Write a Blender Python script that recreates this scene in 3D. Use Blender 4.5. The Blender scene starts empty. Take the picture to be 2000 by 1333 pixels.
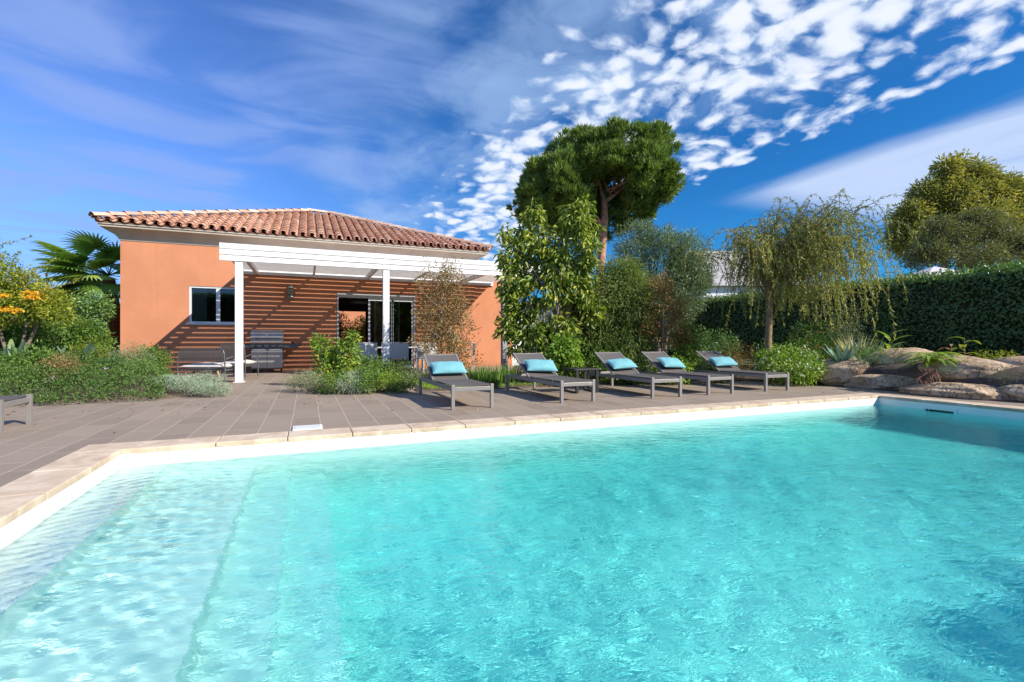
import bpy, math, random
import numpy as np
from mathutils import Vector, Matrix, noise as mnoise

sc = bpy.context.scene
R = math.radians
# ------------------------------------------------------------------ camera, sky, sun, exposure
HC = 0.92                     # eye height above the terrace
FX = 940.0 / 2000.0           # focal length in frame widths
YAW = R(23.05)
cam = bpy.data.objects.new('camera', bpy.data.cameras.new('camera'))
sc.collection.objects.link(cam); sc.camera = cam
cam.location = (0, 0, HC); cam.rotation_euler = (math.pi/2, 0, -YAW)
cam.data.lens = 36*FX; cam.data.sensor_width = 36; cam.data.clip_end = 3000; cam.data.clip_start = .02

SUN = Vector((.325, -.41, .335)).normalized()
ELEV = math.asin(SUN.z)
ld = bpy.data.lights.new('sun', 'SUN'); ld.energy = 5.0; ld.angle = R(.5); ld.color = (1, .94, .85)
ld.cycles.is_caustics_light = True
sun = bpy.data.objects.new('sun', ld); sc.collection.objects.link(sun)
sun.rotation_euler = SUN.to_track_quat('Z', 'Y').to_euler(); sun.location = (8, -10, 8)
sc.view_settings.view_transform = 'Standard'; sc.view_settings.look = 'None'
sc.view_settings.exposure = 0.45; sc.view_settings.gamma = 1
sc.cycles.use_denoising = True
sc.cycles.max_bounces = 10; sc.cycles.diffuse_bounces = 3; sc.cycles.glossy_bounces = 4
sc.cycles.transmission_bounces = 6; sc.cycles.transparent_max_bounces = 12; sc.cycles.volume_bounces = 0
sc.cycles.sample_clamp_indirect = 6; sc.cycles.blur_glossy = 1.0

class NT:
    """tiny helper for node trees"""
    def __init__(s, tree): s.t = tree
    def n(s, typ, **kw):
        nd = s.t.nodes.new(typ)
        for k, v in kw.items(): setattr(nd, k, v)
        return nd
    def l(s, a, b): s.t.links.new(a, b)
    def put(s, sock, v):
        if isinstance(v, bpy.types.NodeSocket): s.l(v, sock)
        elif v is not None:
            if hasattr(sock, 'default_value'):
                sock.default_value = (*v, 1) if isinstance(v, tuple) and len(v) == 3 and len(sock.default_value) == 4 else v
    def m(s, op, a, b=None, c=None, clamp=False):
        nd = s.n('ShaderNodeMath', operation=op, use_clamp=clamp)
        for i, v in enumerate((a, b, c)):
            if v is not None: s.put(nd.inputs[i], v)
        return nd.outputs[0]
    def vm(s, op, a, b=None):
        nd = s.n('ShaderNodeVectorMath', operation=op)
        s.put(nd.inputs[0], a)
        if b is not None: s.put(nd.inputs[1], b)
        return nd.outputs[0]
    def mr(s, v, a, b, c=0., d=1., smooth=True):
        nd = s.n('ShaderNodeMapRange', interpolation_type='SMOOTHSTEP' if smooth else 'LINEAR')
        s.put(nd.inputs[0], v)
        for i, q in enumerate((a, b, c, d)): nd.inputs[i+1].default_value = q
        return nd.outputs[0]
    def mix(s, f, a, b, blend='MIX'):
        nd = s.n('ShaderNodeMix', data_type='RGBA', blend_type=blend)
        s.put(nd.inputs[0], f); s.put(nd.inputs[6], a); s.put(nd.inputs[7], b)
        return nd.outputs[2]
    def noise(s, vec, scale, detail=3., rough=.5, dist=0., col=False):
        nd = s.n('ShaderNodeTexNoise')
        if vec is not None: s.l(vec, nd.inputs['Vector'])
        nd.inputs['Scale'].default_value = scale; nd.inputs['Detail'].default_value = detail
        nd.inputs['Roughness'].default_value = rough; nd.inputs['Distortion'].default_value = dist
        return nd.outputs[1 if col else 0]
    def comb(s, x, y, z=0.):
        nd = s.n('ShaderNodeCombineXYZ')
        for i, v in enumerate((x, y, z)): s.put(nd.inputs[i], v)
        return nd.outputs[0]

world = bpy.data.worlds.new('World'); sc.world = world; world.use_nodes = True
wt = NT(world.node_tree); bg = world.node_tree.nodes['Background']
sky = wt.n('ShaderNodeTexSky', sky_type='NISHITA', sun_disc=False)
sky.sun_elevation = ELEV; sky.sun_rotation = math.atan2(SUN.x, SUN.y); sky.air_density = 1.0; sky.dust_density = .6; sky.ozone_density = 2.5
tc = wt.n('ShaderNodeTexCoord'); sp = wt.n('ShaderNodeSeparateXYZ'); wt.l(tc.outputs['Generated'], sp.inputs[0])
DX, DY, DZ = sp.outputs
zz = wt.m('MAXIMUM', DZ, .04)
PX = wt.m('DIVIDE', DX, zz); PY = wt.m('DIVIDE', DY, zz)
p0 = wt.comb(PX, PY)
zc = wt.m('ADD', zz, .20)
pc = wt.comb(wt.m('DIVIDE', DX, zc), wt.m('DIVIDE', DY, zc))
warp = wt.noise(pc, 3.2, 4, .55, col=True)
wv = wt.vm('SUBTRACT', warp, (.5, .5, .5))
wsc = wt.n('ShaderNodeVectorMath', operation='SCALE'); wt.l(wv, wsc.inputs[0]); wsc.inputs['Scale'].default_value = .20
p1 = wt.vm('ADD', pc, wsc.outputs[0])
# clear-sky tint: deep saturated blue in the east, lighter violet blue in the west
side = wt.mr(DX, -.35, .5)
tint = wt.mix(side, (.66, .92, 1.50), (.12, .60, 1.08))
base = wt.mix(1., sky.outputs[0], tint, 'MULTIPLY')
low = wt.mr(DZ, .0, .32)
base = wt.mix(wt.m('MULTIPLY', wt.m('SUBTRACT', 1., low), .55), base, wt.mix(side, (1.15, 2.75, 5.8), (.40, 2.4, 5.2)))
# lavender veils in the west
nv = wt.noise(wt.comb(wt.m('MULTIPLY', PX, .8), wt.m('MULTIPLY', PY, 1.2)), 1.3, 5, .5, .8)
veil = wt.m('MULTIPLY', wt.m('MULTIPLY', wt.mr(nv, .40, .66), wt.mr(PX, 1.15, .1)), wt.mr(DZ, .05, .2))
base = wt.mix(wt.m('MULTIPLY', veil, .68), base, (2.25, 3.35, 6.6))
# thin milky sheet in the middle, in front of the pine
nm = wt.noise(p1, 2.6, 5, .55, .5)
milk = wt.m('MULTIPLY', wt.mr(nm, .36, .68), wt.m('MULTIPLY', wt.mr(PX, -.2, .6), wt.mr(PX, 2.1, 1.0)))
base = wt.mix(wt.m('MULTIPLY', wt.m('MULTIPLY', milk, wt.mr(DZ, .05, .2)), .62), base, (2.9, 4.3, 6.8))
# puffy altocumulus field
n1 = wt.noise(p1, 13., 7, .58, .2)
vo = wt.n('ShaderNodeTexVoronoi', feature='SMOOTH_F1'); wt.l(p1, vo.inputs['Vector']); vo.inputs['Scale'].default_value = 16.; vo.inputs['Smoothness'].default_value = .6
puff = wt.mr(vo.outputs['Distance'], .75, .15, smooth=False)
big = wt.noise(pc, 2.1, 3, .5)
dens = wt.m('ADD', wt.m('ADD', wt.m('MULTIPLY', n1, .95), wt.m('MULTIPLY', puff, .38)), wt.m('MULTIPLY', wt.m('SUBTRACT', big, .5), .75))
fieldx = wt.m('MULTIPLY', wt.mr(PX, .35, 1.15), wt.mr(PX, 2.42, 2.2))
dens = wt.m('SUBTRACT', dens, wt.m('MULTIPLY', wt.m('SUBTRACT', 1., fieldx), .60))
hz = wt.mr(DZ, .05, .16)
cum = wt.m('MULTIPLY', wt.mr(dens, .47, .80), hz)
cumcol = wt.mix(wt.mr(dens, .56, .95), (4.9, 5.9, 7.6), (7.0, 7.3, 8.0))
base = wt.mix(wt.m('MULTIPLY', cum, .93), base, cumcol)
# smooth band of cirrus lower in the east
nc = wt.noise(wt.comb(wt.m('MULTIPLY', PX, 2.0), wt.m('MULTIPLY', PY, .55)), 1.6, 6, .6, .4)
edge = wt.m('ADD', PX, wt.m('MULTIPLY', wt.m('SUBTRACT', nc, .5), .25))
cir = wt.m('MULTIPLY', wt.m('MULTIPLY', wt.mr(edge, 2.60, 2.95), wt.mr(PY, 2.75, 2.1)), wt.mr(nc, .12, .6, .55, .95))
cir = wt.m('MULTIPLY', cir, .82)
base = wt.mix(cir, base, (5.2, 6.1, 7.9))
wt.l(base, bg.inputs[0]); bg.inputs[1].default_value = .1

# ------------------------------------------------------------------ helpers
C = sc.collection
def at(px, py, z=0.):
    """ground point (height z) from a measured picture position"""
    t = (px-1000)/940.; d = (HC-z)*940./(py-667.)
    return Vector((d*(.3915+.92*t), d*(.92-.3915*t), z))
def pd(px, d, z=0.):
    t = (px-1000)/940.
    return Vector((d*(.3915+.92*t), d*(.92-.3915*t), z))
def tag(o, label=None, cat=None, group=None, kind=None):
    if label: o['label'] = label
    if cat: o['category'] = cat
    if group: o['group'] = group
    if kind: o['kind'] = kind
    return o
def empty(name, loc=(0,0,0), rz=0., **kw):
    o = bpy.data.objects.new(name, None); C.objects.link(o); o.location = loc; o.rotation_euler = (0,0,rz)
    o.empty_display_size = .2
    return tag(o, **kw)
def copy_tree(o, parent=None):
    c = o.copy(); C.objects.link(c)
    if parent: c.parent = parent
    for ch in list(o.children): copy_tree(ch, c)
    return c
class MB:
    def __init__(s): s.v = []; s.f = []; s.c = []; s.tint = None
    def add(s, vs, fs, tint=None):
        o = len(s.v); s.v += [tuple(v) for v in vs]; s.f += [tuple(i+o for i in f) for f in fs]
        if s.tint is None: s.tint = []
        s.tint += [(.5 if tint is None else tint)]*len(vs)
    def box(s, a, b, M=None, tint=None):
        x0,y0,z0 = a; x1,y1,z1 = b
        vs = [(x0,y0,z0),(x1,y0,z0),(x1,y1,z0),(x0,y1,z0),(x0,y0,z1),(x1,y0,z1),(x1,y1,z1),(x0,y1,z1)]
        if M is not None: vs = [M @ Vector(v) for v in vs]
        s.add(vs, [(3,2,1,0),(4,5,6,7),(0,1,5,4),(1,2,6,5),(2,3,7,6),(3,0,4,7)], tint)
        return s
    def tube(s, pts, rad, seg=6, cap=True, tint=None, sq=None):
        pts = [Vector(p) for p in pts]; n = len(pts)
        if not isinstance(rad, (list, tuple)): rad = [rad]*n
        ref = Vector((0,0,1)); vs = []; prev = None
        for i, p in enumerate(pts):
            d = (pts[min(i+1,n-1)]-pts[max(i-1,0)]).normalized()
            if prev is None:
                a = d.cross(ref if abs(d.z) < .9 else Vector((1,0,0))).normalized()
            else:
                a = (prev-d*prev.dot(d)).normalized()
            prev = a; b = d.cross(a)
            for k in range(seg):
                th = 2*math.pi*(k+.5)/seg
                vs.append(p+(a*math.cos(th)+b*math.sin(th))*rad[i])
        fs = []
        for i in range(n-1):
            for k in range(seg):
                k2 = (k+1) % seg
                fs.append((i*seg+k, i*seg+k2, (i+1)*seg+k2, (i+1)*seg+k))
        if cap: fs += [tuple(range(seg))[::-1], tuple(range((n-1)*seg, n*seg))]
        s.add(vs, fs, tint); return s
    def bar(s, a, b, w, h, tint=None):
        """rectangular bar from a to b, w sideways, h upward"""
        a = Vector(a); b = Vector(b); d = (b-a).normalized()
        up = Vector((0,0,1)) if abs(d.z) < .95 else Vector((0,1,0))
        sd = d.cross(up).normalized(); up = sd.cross(d)
        vs = [p+sd*sx*w/2+up*sz*h/2 for p in (a,b) for sx,sz in ((-1,-1),(1,-1),(1,1),(-1,1))]
        s.add(vs, [(3,2,1,0),(4,5,6,7),(0,1,5,4),(1,2,6,5),(2,3,7,6),(3,0,4,7)], tint); return s
    def lathe(s, prof, seg=20, c=(0,0,0), tint=None):
        vs = [(c[0]+r*math.cos(2*math.pi*k/seg), c[1]+r*math.sin(2*math.pi*k/seg), c[2]+z) for r,z in prof for k in range(seg)]
        fs = [(i*seg+k, i*seg+(k+1)%seg, (i+1)*seg+(k+1)%seg, (i+1)*seg+k) for i in range(len(prof)-1) for k in range(seg)]
        s.add(vs, fs, tint); return s
    def build(s, name, m, parent=None, smooth=False, bevel=0, tints=False):
        me = bpy.data.meshes.new(name); me.from_pydata(s.v, [], s.f); me.materials.append(m)
        if smooth: me.shade_smooth()
        if tints:
            a = me.attributes.new('tint', 'FLOAT', 'POINT'); a.data.foreach_set('value', np.array(s.tint, dtype=np.float32))
        o = bpy.data.objects.new(name, me); C.objects.link(o)
        if parent: o.parent = parent
        if bevel:
            md = o.modifiers.new('bevel', 'BEVEL'); md.width = bevel; md.segments = 2; md.limit_method = 'ANGLE'
        return o
def fastmesh(name, V, F, m, parent=None, tint=None, smooth=False):
    V = np.asarray(V, dtype=np.float32).reshape(-1,3); F = np.asarray(F, dtype=np.int32); k = F.shape[1]
    me = bpy.data.meshes.new(name); me.vertices.add(len(V)); me.vertices.foreach_set('co', V.ravel())
    me.loops.add(F.size); me.loops.foreach_set('vertex_index', F.ravel())
    me.polygons.add(len(F)); me.polygons.foreach_set('loop_start', np.arange(0, F.size, k, dtype=np.int32))
    try: me.polygons.foreach_set('loop_total', np.full(len(F), k, dtype=np.int32))
    except Exception: pass
    if smooth: me.polygons.foreach_set('use_smooth', np.ones(len(F), dtype=bool))
    me.update(calc_edges=True); me.validate()
    if tint is not None:
        a = me.attributes.new('tint', 'FLOAT', 'POINT'); a.data.foreach_set('value', np.asarray(tint, dtype=np.float32))
    me.materials.append(m)
    o = bpy.data.objects.new(name, me); C.objects.link(o)
    if parent: o.parent = parent
    return o
def smooth_noise(P, s=1., seed=0.):
    """cheap vectorised lumpy noise in -1..1"""
    x, y, z = P[:,0]*s+seed, P[:,1]*s-seed, P[:,2]*s+2*seed
    return (np.sin(x*1.7+np.sin(y*2.3))+np.sin(y*1.9+np.sin(z*2.1)+1.3)+np.sin(z*2.2+np.sin(x*1.6)+.7))/3
def unit(A): return A/np.maximum(np.linalg.norm(A, axis=1, keepdims=True), 1e-6)
def leaves(name, P, D, L, W, m, parent=None, rng=None, fold=.2, curl=.15, up=.6, tint=None, face=None):
    """folded two-triangle leaves: base P, direction D, length L, width W"""
    n = len(P); rng = rng or np.random.default_rng(1)
    U = unit(D); L = np.broadcast_to(np.asarray(L, float), (n,))*rng.uniform(.7, 1.25, n); W = np.broadcast_to(np.asarray(W, float), (n,))*rng.uniform(.8, 1.2, n)
    Rv = rng.normal(size=(n,3))*(1-up); Rv[:,2] += up
    if face is not None: Rv = rng.normal(size=(n,3))*.35+face
    S = unit(np.cross(U, Rv)); N = np.cross(S, U)
    L_ = L[:,None]; W_ = W[:,None]
    tip = P+U*L_-N*L_*curl
    mid = P+U*L_*.45
    a = mid+S*W_*.5+N*W_*fold; b = mid-S*W_*.5+N*W_*fold
    V = np.stack([P, a, tip, b], 1).reshape(-1,3)
    i = np.arange(n)*4
    F = np.concatenate([np.stack([i,i+1,i+2],1), np.stack([i,i+2,i+3],1)])
    if tint is None: tint = rng.uniform(0,1,n)*.6+.2+.25*smooth_noise(P, 2.2)
    return fastmesh(name, V, F, m, parent, np.repeat(np.clip(tint,0,1), 4))

# ------------------------------------------------------------------ materials
def newmat(name):
    m = bpy.data.materials.new(name); m.use_nodes = True; return m, NT(m.node_tree), m.node_tree.nodes['Principled BSDF']
def paint(name, col, rough=.5, metal=0., var=.12, scale=6., bump=0., bscale=60., spec=.4):
    m, t, b = newmat(name)
    tc = t.n('ShaderNodeTexCoord'); n = t.noise(tc.outputs['Object'], scale, 5, .6)
    dark = tuple(c*(1-var) for c in col); light = tuple(min(1, c*(1+var)) for c in col)
    t.l(t.mix(t.mr(n, .3, .7), dark, light), b.inputs['Base Color'])
    b.inputs['Roughness'].default_value = rough; b.inputs['Metallic'].default_value = metal; b.inputs['Specular IOR Level'].default_value = spec
    if bump:
        bn = t.n('ShaderNodeBump'); bn.inputs['Strength'].default_value = bump; bn.inputs['Distance'].default_value = .01
        t.l(t.noise(tc.outputs['Object'], bscale, 4, .6), bn.inputs['Height']); t.l(bn.outputs[0], b.inputs['Normal'])
    return m
def leafmat(name, c1, c2, c3=None, trans=.3, rough=.5, spec=.35):
    """c1..c2 across the tint attribute, c3 for its very top (dry or young leaves)"""
    if name not in ("white_petals",): c1, c2, c3 = [None if c is None else tuple(min(.8, x*LEAF) for x in c) for c in (c1, c2, c3)]
    m, t, b = newmat(name)
    a = t.n('ShaderNodeAttribute', attribute_name='tint')
    cr = t.n('ShaderNodeValToRGB'); t.l(a.outputs['Fac'], cr.inputs[0])
    e = cr.color_ramp.elements; e[0].position = 0; e[0].color = (*c1,1); e[1].position = .75 if c3 else 1; e[1].color = (*c2,1)
    if c3: x = e.new(1.); x.color = (*c3,1)
    t.l(cr.outputs[0], b.inputs['Base Color']); b.inputs['Roughness'].default_value = rough; b.inputs['Specular IOR Level'].default_value = spec
    tr = t.n('ShaderNodeBsdfTranslucent'); t.l(t.mix(1., cr.outputs[0], (1.25,1.3,.7), 'MULTIPLY'), tr.inputs[0])
    mx = t.n('ShaderNodeMixShader'); mx.inputs[0].default_value = trans; t.l(b.outputs[0], mx.inputs[1]); t.l(tr.outputs[0], mx.inputs[2])
    t.l(mx.outputs[0], m.node_tree.nodes['Material Output'].inputs[0])
    return m
M = {}; LEAF = 1.65
def stucco(name, col):
    m, t, b = newmat(name); tc = t.n('ShaderNodeTexCoord'); P = tc.outputs['Object']
    n = t.noise(P, .9, 6, .62); n2 = t.noise(P, 7., 4, .6)
    c = t.mix(t.mr(n, .35, .68), tuple(x*.93 for x in col), tuple(min(1, x*1.06) for x in col))
    c = t.mix(t.m('MULTIPLY', t.mr(n2, .4, .8), .12), c, tuple(min(1,x*1.25) for x in col))
    s = t.n('ShaderNodeSeparateXYZ'); t.l(P, s.inputs[0])
    ms = t.n('ShaderNodeMapping'); t.l(P, ms.inputs[0]); ms.inputs['Scale'].default_value = (5.5,5.5,.35)
    st = t.m('MULTIPLY', t.mr(t.noise(ms.outputs[0], 1.6, 5, .6), .52, .78), t.mr(s.outputs[2], .6, 3.6, .05, .22))
    c = t.mix(st, c, tuple(x*.6 for x in col))
    grime = t.m('MULTIPLY', t.mr(t.m('ADD', s.outputs[2], t.m('MULTIPLY', n, .25)), .42, .14), .35)
    c = t.mix(grime, c, tuple(x*.55 for x in col))
    t.l(c, b.inputs['Base Color']); b.inputs['Roughness'].default_value = .9; b.inputs['Specular IOR Level'].default_value = .15
    bn = t.n('ShaderNodeBump'); bn.inputs['Strength'].default_value = .35; bn.inputs['Distance'].default_value = .006
    t.l(t.noise(P, 90, 5, .7), bn.inputs['Height']); t.l(bn.outputs[0], b.inputs['Normal'])
    return m
M['orange'] = stucco('orange_stucco', (.545,.228,.118))
M['white_wall'] = stucco('white_stucco', (.78,.78,.76))
M['grey_wall'] = stucco('grey_render', (.42,.41,.40))
M['cornice'] = paint('cornice', (.50,.43,.34), .85, var=.08, scale=2., bump=.2)
M['white'] = paint('white_paint', (.80,.80,.78), .42, var=.055, scale=2.2)
M['alu'] = paint('grey_aluminium', (.55,.55,.53), .4, .3, var=.06)
M['alu_white'] = paint('pale_aluminium', (.70,.71,.72), .35, .1, var=.04)
M['frame'] = paint('taupe_powder_coat', (.27,.25,.235), .42, .2, var=.06)
M['black'] = paint('black_powder_coat', (.025,.025,.027), .45, var=.1)
M['steel'] = paint('brushed_steel', (.40,.375,.35), .4, .45, var=.12, scale=4)
M['steel_dark'] = paint('grey_enamel', (.12,.125,.13), .35, .4, var=.1)
M['post_grey'] = paint('grey_post', (.33,.34,.35), .5, .4, var=.15, scale=12)  # grey tone given to the third pergola post only
M['wood'] = paint('oak_leg', (.55,.32,.12), .55, var=.2, scale=9)
M['fence_wood'] = paint('weathered_wood', (.22,.19,.17), .85, var=.3, scale=8)
M['cushion'] = paint('cream_fabric', (.62,.58,.52), .95, var=.06, bump=.3, bscale=300)
M['soil'] = paint('soil', (.11,.08,.055), .95, var=.35, scale=5, bump=.8, bscale=20)
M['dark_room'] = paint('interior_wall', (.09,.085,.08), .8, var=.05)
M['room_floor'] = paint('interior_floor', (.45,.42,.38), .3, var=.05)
M['bark'] = paint('bark', (.20,.15,.11), .9, var=.35, scale=14, bump=.8, bscale=25)
M['bark_pine'] = paint('pine_bark', (.42,.22,.13), .9, var=.35, scale=5, bump=.9, bscale=12)
M['bark_yellow'] = paint('willow_bark', (.24,.165,.085), .85, var=.3, scale=12, bump=.5, bscale=30)
M['bark_grey'] = paint('grey_bark', (.33,.28,.23), .9, var=.3, scale=14, bump=.6, bscale=25)
M['lamp_mat'] = paint('lamp_metal', (.30,.31,.25), .5, .3, var=.4, scale=30)
M['roof_grey'] = paint('grey_roof_sheet', (.40,.38,.37), .8, var=.15, scale=2)
M['roof_pale'] = paint('pale_roof', (.55,.50,.50), .8, var=.12, scale=2)
def woven(name, col, s=140):
    m, t, b = newmat(name); tc = t.n('ShaderNodeTexCoord'); P = tc.outputs['Object']
    w1 = t.n('ShaderNodeTexWave', bands_direction='X'); w2 = t.n('ShaderNodeTexWave', bands_direction='Y')
    for w in (w1,w2): t.l(P, w.inputs[0]); w.inputs['Scale'].default_value = s
    h = t.m('MAXIMUM', w1.outputs[1], w2.outputs[1])
    n = t.noise(P, 3, 4, .6)
    c = t.mix(h, tuple(x*.7 for x in col), tuple(x*1.2 for x in col)); c = t.mix(t.m('MULTIPLY', t.mr(n,.4,.7), .25), c, tuple(x*1.5 for x in col))
    t.l(c, b.inputs['Base Color']); b.inputs['Roughness'].default_value = .65; b.inputs['Specular IOR Level'].default_value = .3
    return m
M['sling'] = woven('dark_mesh_sling', (.105,.092,.085))
M['sling_grey'] = woven('grey_mesh_sling', (.50,.49,.46))
M['rope'] = woven('dark_rope', (.085,.075,.072), 60)
M['aqua'] = paint('aqua_fabric', (.16,.40,.44), .9, var=.06, scale=5, bump=.35, bscale=220)
def glassmat():
    m, t, b = newmat('window_glass'); m.node_tree.nodes.remove(b)
    tr = t.n('ShaderNodeBsdfTransparent'); tr.inputs[0].default_value = (.62,.68,.66,1)
    gl = t.n('ShaderNodeBsdfGlossy'); gl.inputs['Roughness'].default_value = .02; gl.inputs[0].default_value = (.9,.93,.95,1)
    fr = t.n('ShaderNodeFresnel'); fr.inputs[0].default_value = 1.7
    mx = t.n('ShaderNodeMixShader'); t.l(fr.outputs[0], mx.inputs[0]); t.l(tr.outputs[0], mx.inputs[1]); t.l(gl.outputs[0], mx.inputs[2])
    t.l(mx.outputs[0], m.node_tree.nodes['Material Output'].inputs[0]); return m
M['glass'] = glassmat()
def deckmat():
    m, t, b = newmat('terrace_tiles'); tc = t.n('ShaderNodeTexCoord'); s = t.n('ShaderNodeSeparateXYZ'); t.l(tc.outputs['Object'], s.inputs[0])
    P = tc.outputs['Object']
    br = t.n('ShaderNodeTexBrick'); t.l(t.comb(s.outputs[1], t.m('ADD', s.outputs[0], .16)), br.inputs['Vector'])
    br.inputs['Scale'].default_value = 1.; br.inputs['Mortar Size'].default_value = .0045; br.inputs['Mortar Smooth'].default_value = .3
    br.inputs['Brick Width'].default_value = .6; br.inputs['Row Height'].default_value = .2965; br.offset = .5
    br.inputs['Color1'].default_value = (.262,.203,.150,1); br.inputs['Color2'].default_value = (.335,.260,.196,1); br.inputs['Mortar'].default_value = (.60,.45,.31,1)
    n = t.noise(P, 1.1, 6, .65); n3 = t.noise(P, 45, 4, .7)
    c = t.mix(t.m('MULTIPLY', t.mr(n, .35, .7), .30), br.outputs[0], (.38,.30,.228))
    c = t.mix(t.m('MULTIPLY', t.mr(n3, .4, .7), .22), c, (.13,.105,.09))
    # blotchy dirt and dried splashes
    n4 = t.noise(P, 3.3, 5, .7, 1.)
    c = t.mix(t.m('MULTIPLY', t.mr(n4, .58, .72), .18), c, (.16,.13,.11))
    t.l(c, b.inputs['Base Color']); b.inputs['Roughness'].default_value = .72; b.inputs['Specular IOR Level'].default_value = .3
    bn = t.n('ShaderNodeBump'); bn.inputs['Strength'].default_value = .4; bn.inputs['Distance'].default_value = .003
    t.l(t.m('ADD', t.m('MULTIPLY', br.outputs['Fac'], -1.), t.m('MULTIPLY', n3, .5)), bn.inputs['Height']); t.l(bn.outputs[0], b.inputs['Normal'])
    return m
M['deck'] = deckmat()
def travertine():
    m, t, b = newmat('coping_stone'); tc = t.n('ShaderNodeTexCoord'); P = tc.outputs['Object']
    a = t.n('ShaderNodeAttribute', attribute_name='tint')
    n = t.noise(P, 4, 7, .65, .6); n2 = t.noise(P, 38, 5, .7)
    c = t.mix(t.mr(n, .35, .68), (.48,.34,.225), (.70,.56,.41)); c = t.mix(t.m('MULTIPLY', t.mr(n2, .5, .72), .5), c, (.36,.24,.16))
    c = t.mix(t.m('MULTIPLY', a.outputs['Fac'], .3), c, (.70,.58,.44))
    t.l(c, b.inputs['Base Color']); b.inputs['Roughness'].default_value = .8
    bn = t.n('ShaderNodeBump'); bn.inputs['Strength'].default_value = .5; bn.inputs['Distance'].default_value = .004; t.l(n2, bn.inputs['Height']); t.l(bn.outputs[0], b.inputs['Normal'])
    return m
M['coping'] = travertine()
M['liner'] = paint('sand_liner', (.88,.85,.77), .55, var=.02, scale=2)
M['liner_step'] = paint('sand_liner_steps', (.90,.86,.79), .55, var=.02, scale=2)
def rockmat():
    m, t, b = newmat('granite_boulder'); tc = t.n('ShaderNodeTexCoord'); P = tc.outputs['Object']
    n = t.noise(P, 2.2, 8, .65, .8); n2 = t.noise(P, 16, 6, .7); n3 = t.noise(P, 60, 3, .7)
    c = t.mix(t.mr(n, .35, .65), (.46,.30,.17), (.74,.55,.36)); c = t.mix(t.m('MULTIPLY', t.mr(n2, .52, .68), .6), c, (.20,.145,.105))
    c = t.mix(t.m('MULTIPLY', t.mr(n3, .5, .7), .3), c, (.62,.52,.42))
    vr = t.n('ShaderNodeTexVoronoi', feature='DISTANCE_TO_EDGE'); wp = t.vm('ADD', P, t.noise(P, 2.5, 4, .6, col=True)); t.l(wp, vr.inputs['Vector']); vr.inputs['Scale'].default_value = 1.5
    ck = t.mr(vr.outputs['Distance'], .0, .028, 1., 0.)
    c = t.mix(t.m('MULTIPLY', ck, .55), c, (.13,.085,.055)); n5 = t.noise(P, 5.5, 5, .7, .4); c = t.mix(t.m('MULTIPLY', t.mr(n5, .56, .68), .35), c, (.42,.40,.33))
    t.l(c, b.inputs['Base Color']); b.inputs['Roughness'].default_value = .92; b.inputs['Specular IOR Level'].default_value = .2
    bn = t.n('ShaderNodeBump'); bn.inputs['Strength'].default_value = 1.; bn.inputs['Distance'].default_value = .03
    t.l(t.m('ADD', t.m('SUBTRACT', n2, t.m('MULTIPLY', ck, .5)), t.m('MULTIPLY', n3, .35)), bn.inputs['Height']); t.l(bn.outputs[0], b.inputs['Normal'])
    return m
M['rock'] = rockmat()
def tilemat(name, c1, c2, c3):
    m, t, b = newmat(name); a = t.n('ShaderNodeAttribute', attribute_name='tint'); tc = t.n('ShaderNodeTexCoord'); P = tc.outputs['Object']
    cr = t.n('ShaderNodeValToRGB'); t.l(a.outputs['Fac'], cr.inputs[0]); e = cr.color_ramp.elements
    e[0].color = (*c1,1); e[1].color = (*c3,1); x = e.new(.5); x.color = (*c2,1)
    n = t.noise(P, 9, 6, .7); n2 = t.noise(P, 40, 4, .7)
    c = t.mix(t.m('MULTIPLY', t.mr(n, .5, .75), .55), cr.outputs[0], (.20,.12,.085)); c = t.mix(t.m('MULTIPLY', t.mr(n2, .5, .7), .35), c, (.66,.50,.38))
    t.l(c, b.inputs['Base Color']); b.inputs['Roughness'].default_value = .88; b.inputs['Specular IOR Level'].default_value = .2
    return m
M['tile'] = tilemat('terracotta_tiles', (.40,.185,.115), (.56,.30,.195), (.68,.46,.34))
M['ridge'] = tilemat('pale_ridge_tiles', (.50,.30,.21), (.60,.40,.29), (.70,.54,.42))
# foliage
M['l_pine'] = leafmat('pine_needles', (.040,.075,.018), (.115,.17,.03), (.18,.25,.05), .25)
M['l_broad'] = leafmat('broad_leaves', (.035,.085,.012), (.17,.215,.028), (.38,.36,.065), .35, .4, .5)
M['l_feather'] = leafmat('feathery_leaves', (.055,.095,.025), (.15,.19,.045), (.24,.24,.08), .3)
M['l_olive'] = leafmat('olive_leaves', (.050,.085,.035), (.12,.16,.075), (.20,.22,.12), .25)
M['l_brown'] = leafmat('brown_leaves', (.12,.065,.025), (.25,.14,.045), (.16,.19,.04), .3)
M['l_bronze'] = leafmat('bronze_leaves', (.10,.09,.025), (.22,.15,.06), (.38,.20,.13), .3)
M['l_willow'] = leafmat('willow_leaves', (.10,.13,.035), (.27,.26,.065), (.44,.36,.09), .35)
M['l_gum'] = leafmat('gum_leaves', (.075,.095,.025), (.235,.225,.05), (.38,.32,.09), .3)
M['l_gum_dark'] = leafmat('grey_green_leaves', (.05,.06,.028), (.13,.135,.05), (.21,.20,.09), .25)
M['l_hedge'] = leafmat('hedge_leaves', (.040,.085,.022), (.105,.175,.045), (.20,.28,.08), .3, .35, .5)
M['l_lime'] = leafmat('lime_leaves', (.06,.125,.015), (.165,.25,.032), (.36,.37,.06), .4, .4)
M['l_green'] = leafmat('mid_green_leaves', (.035,.085,.015), (.10,.17,.03), (.20,.25,.05), .3)
M['l_cover'] = leafmat('ground_cover_leaves', (.035,.075,.018), (.095,.155,.032), (.18,.19,.06), .3)
M['l_silver'] = leafmat('silver_leaves', (.11,.15,.10), (.21,.26,.18), (.33,.37,.28), .2, .8)
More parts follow.
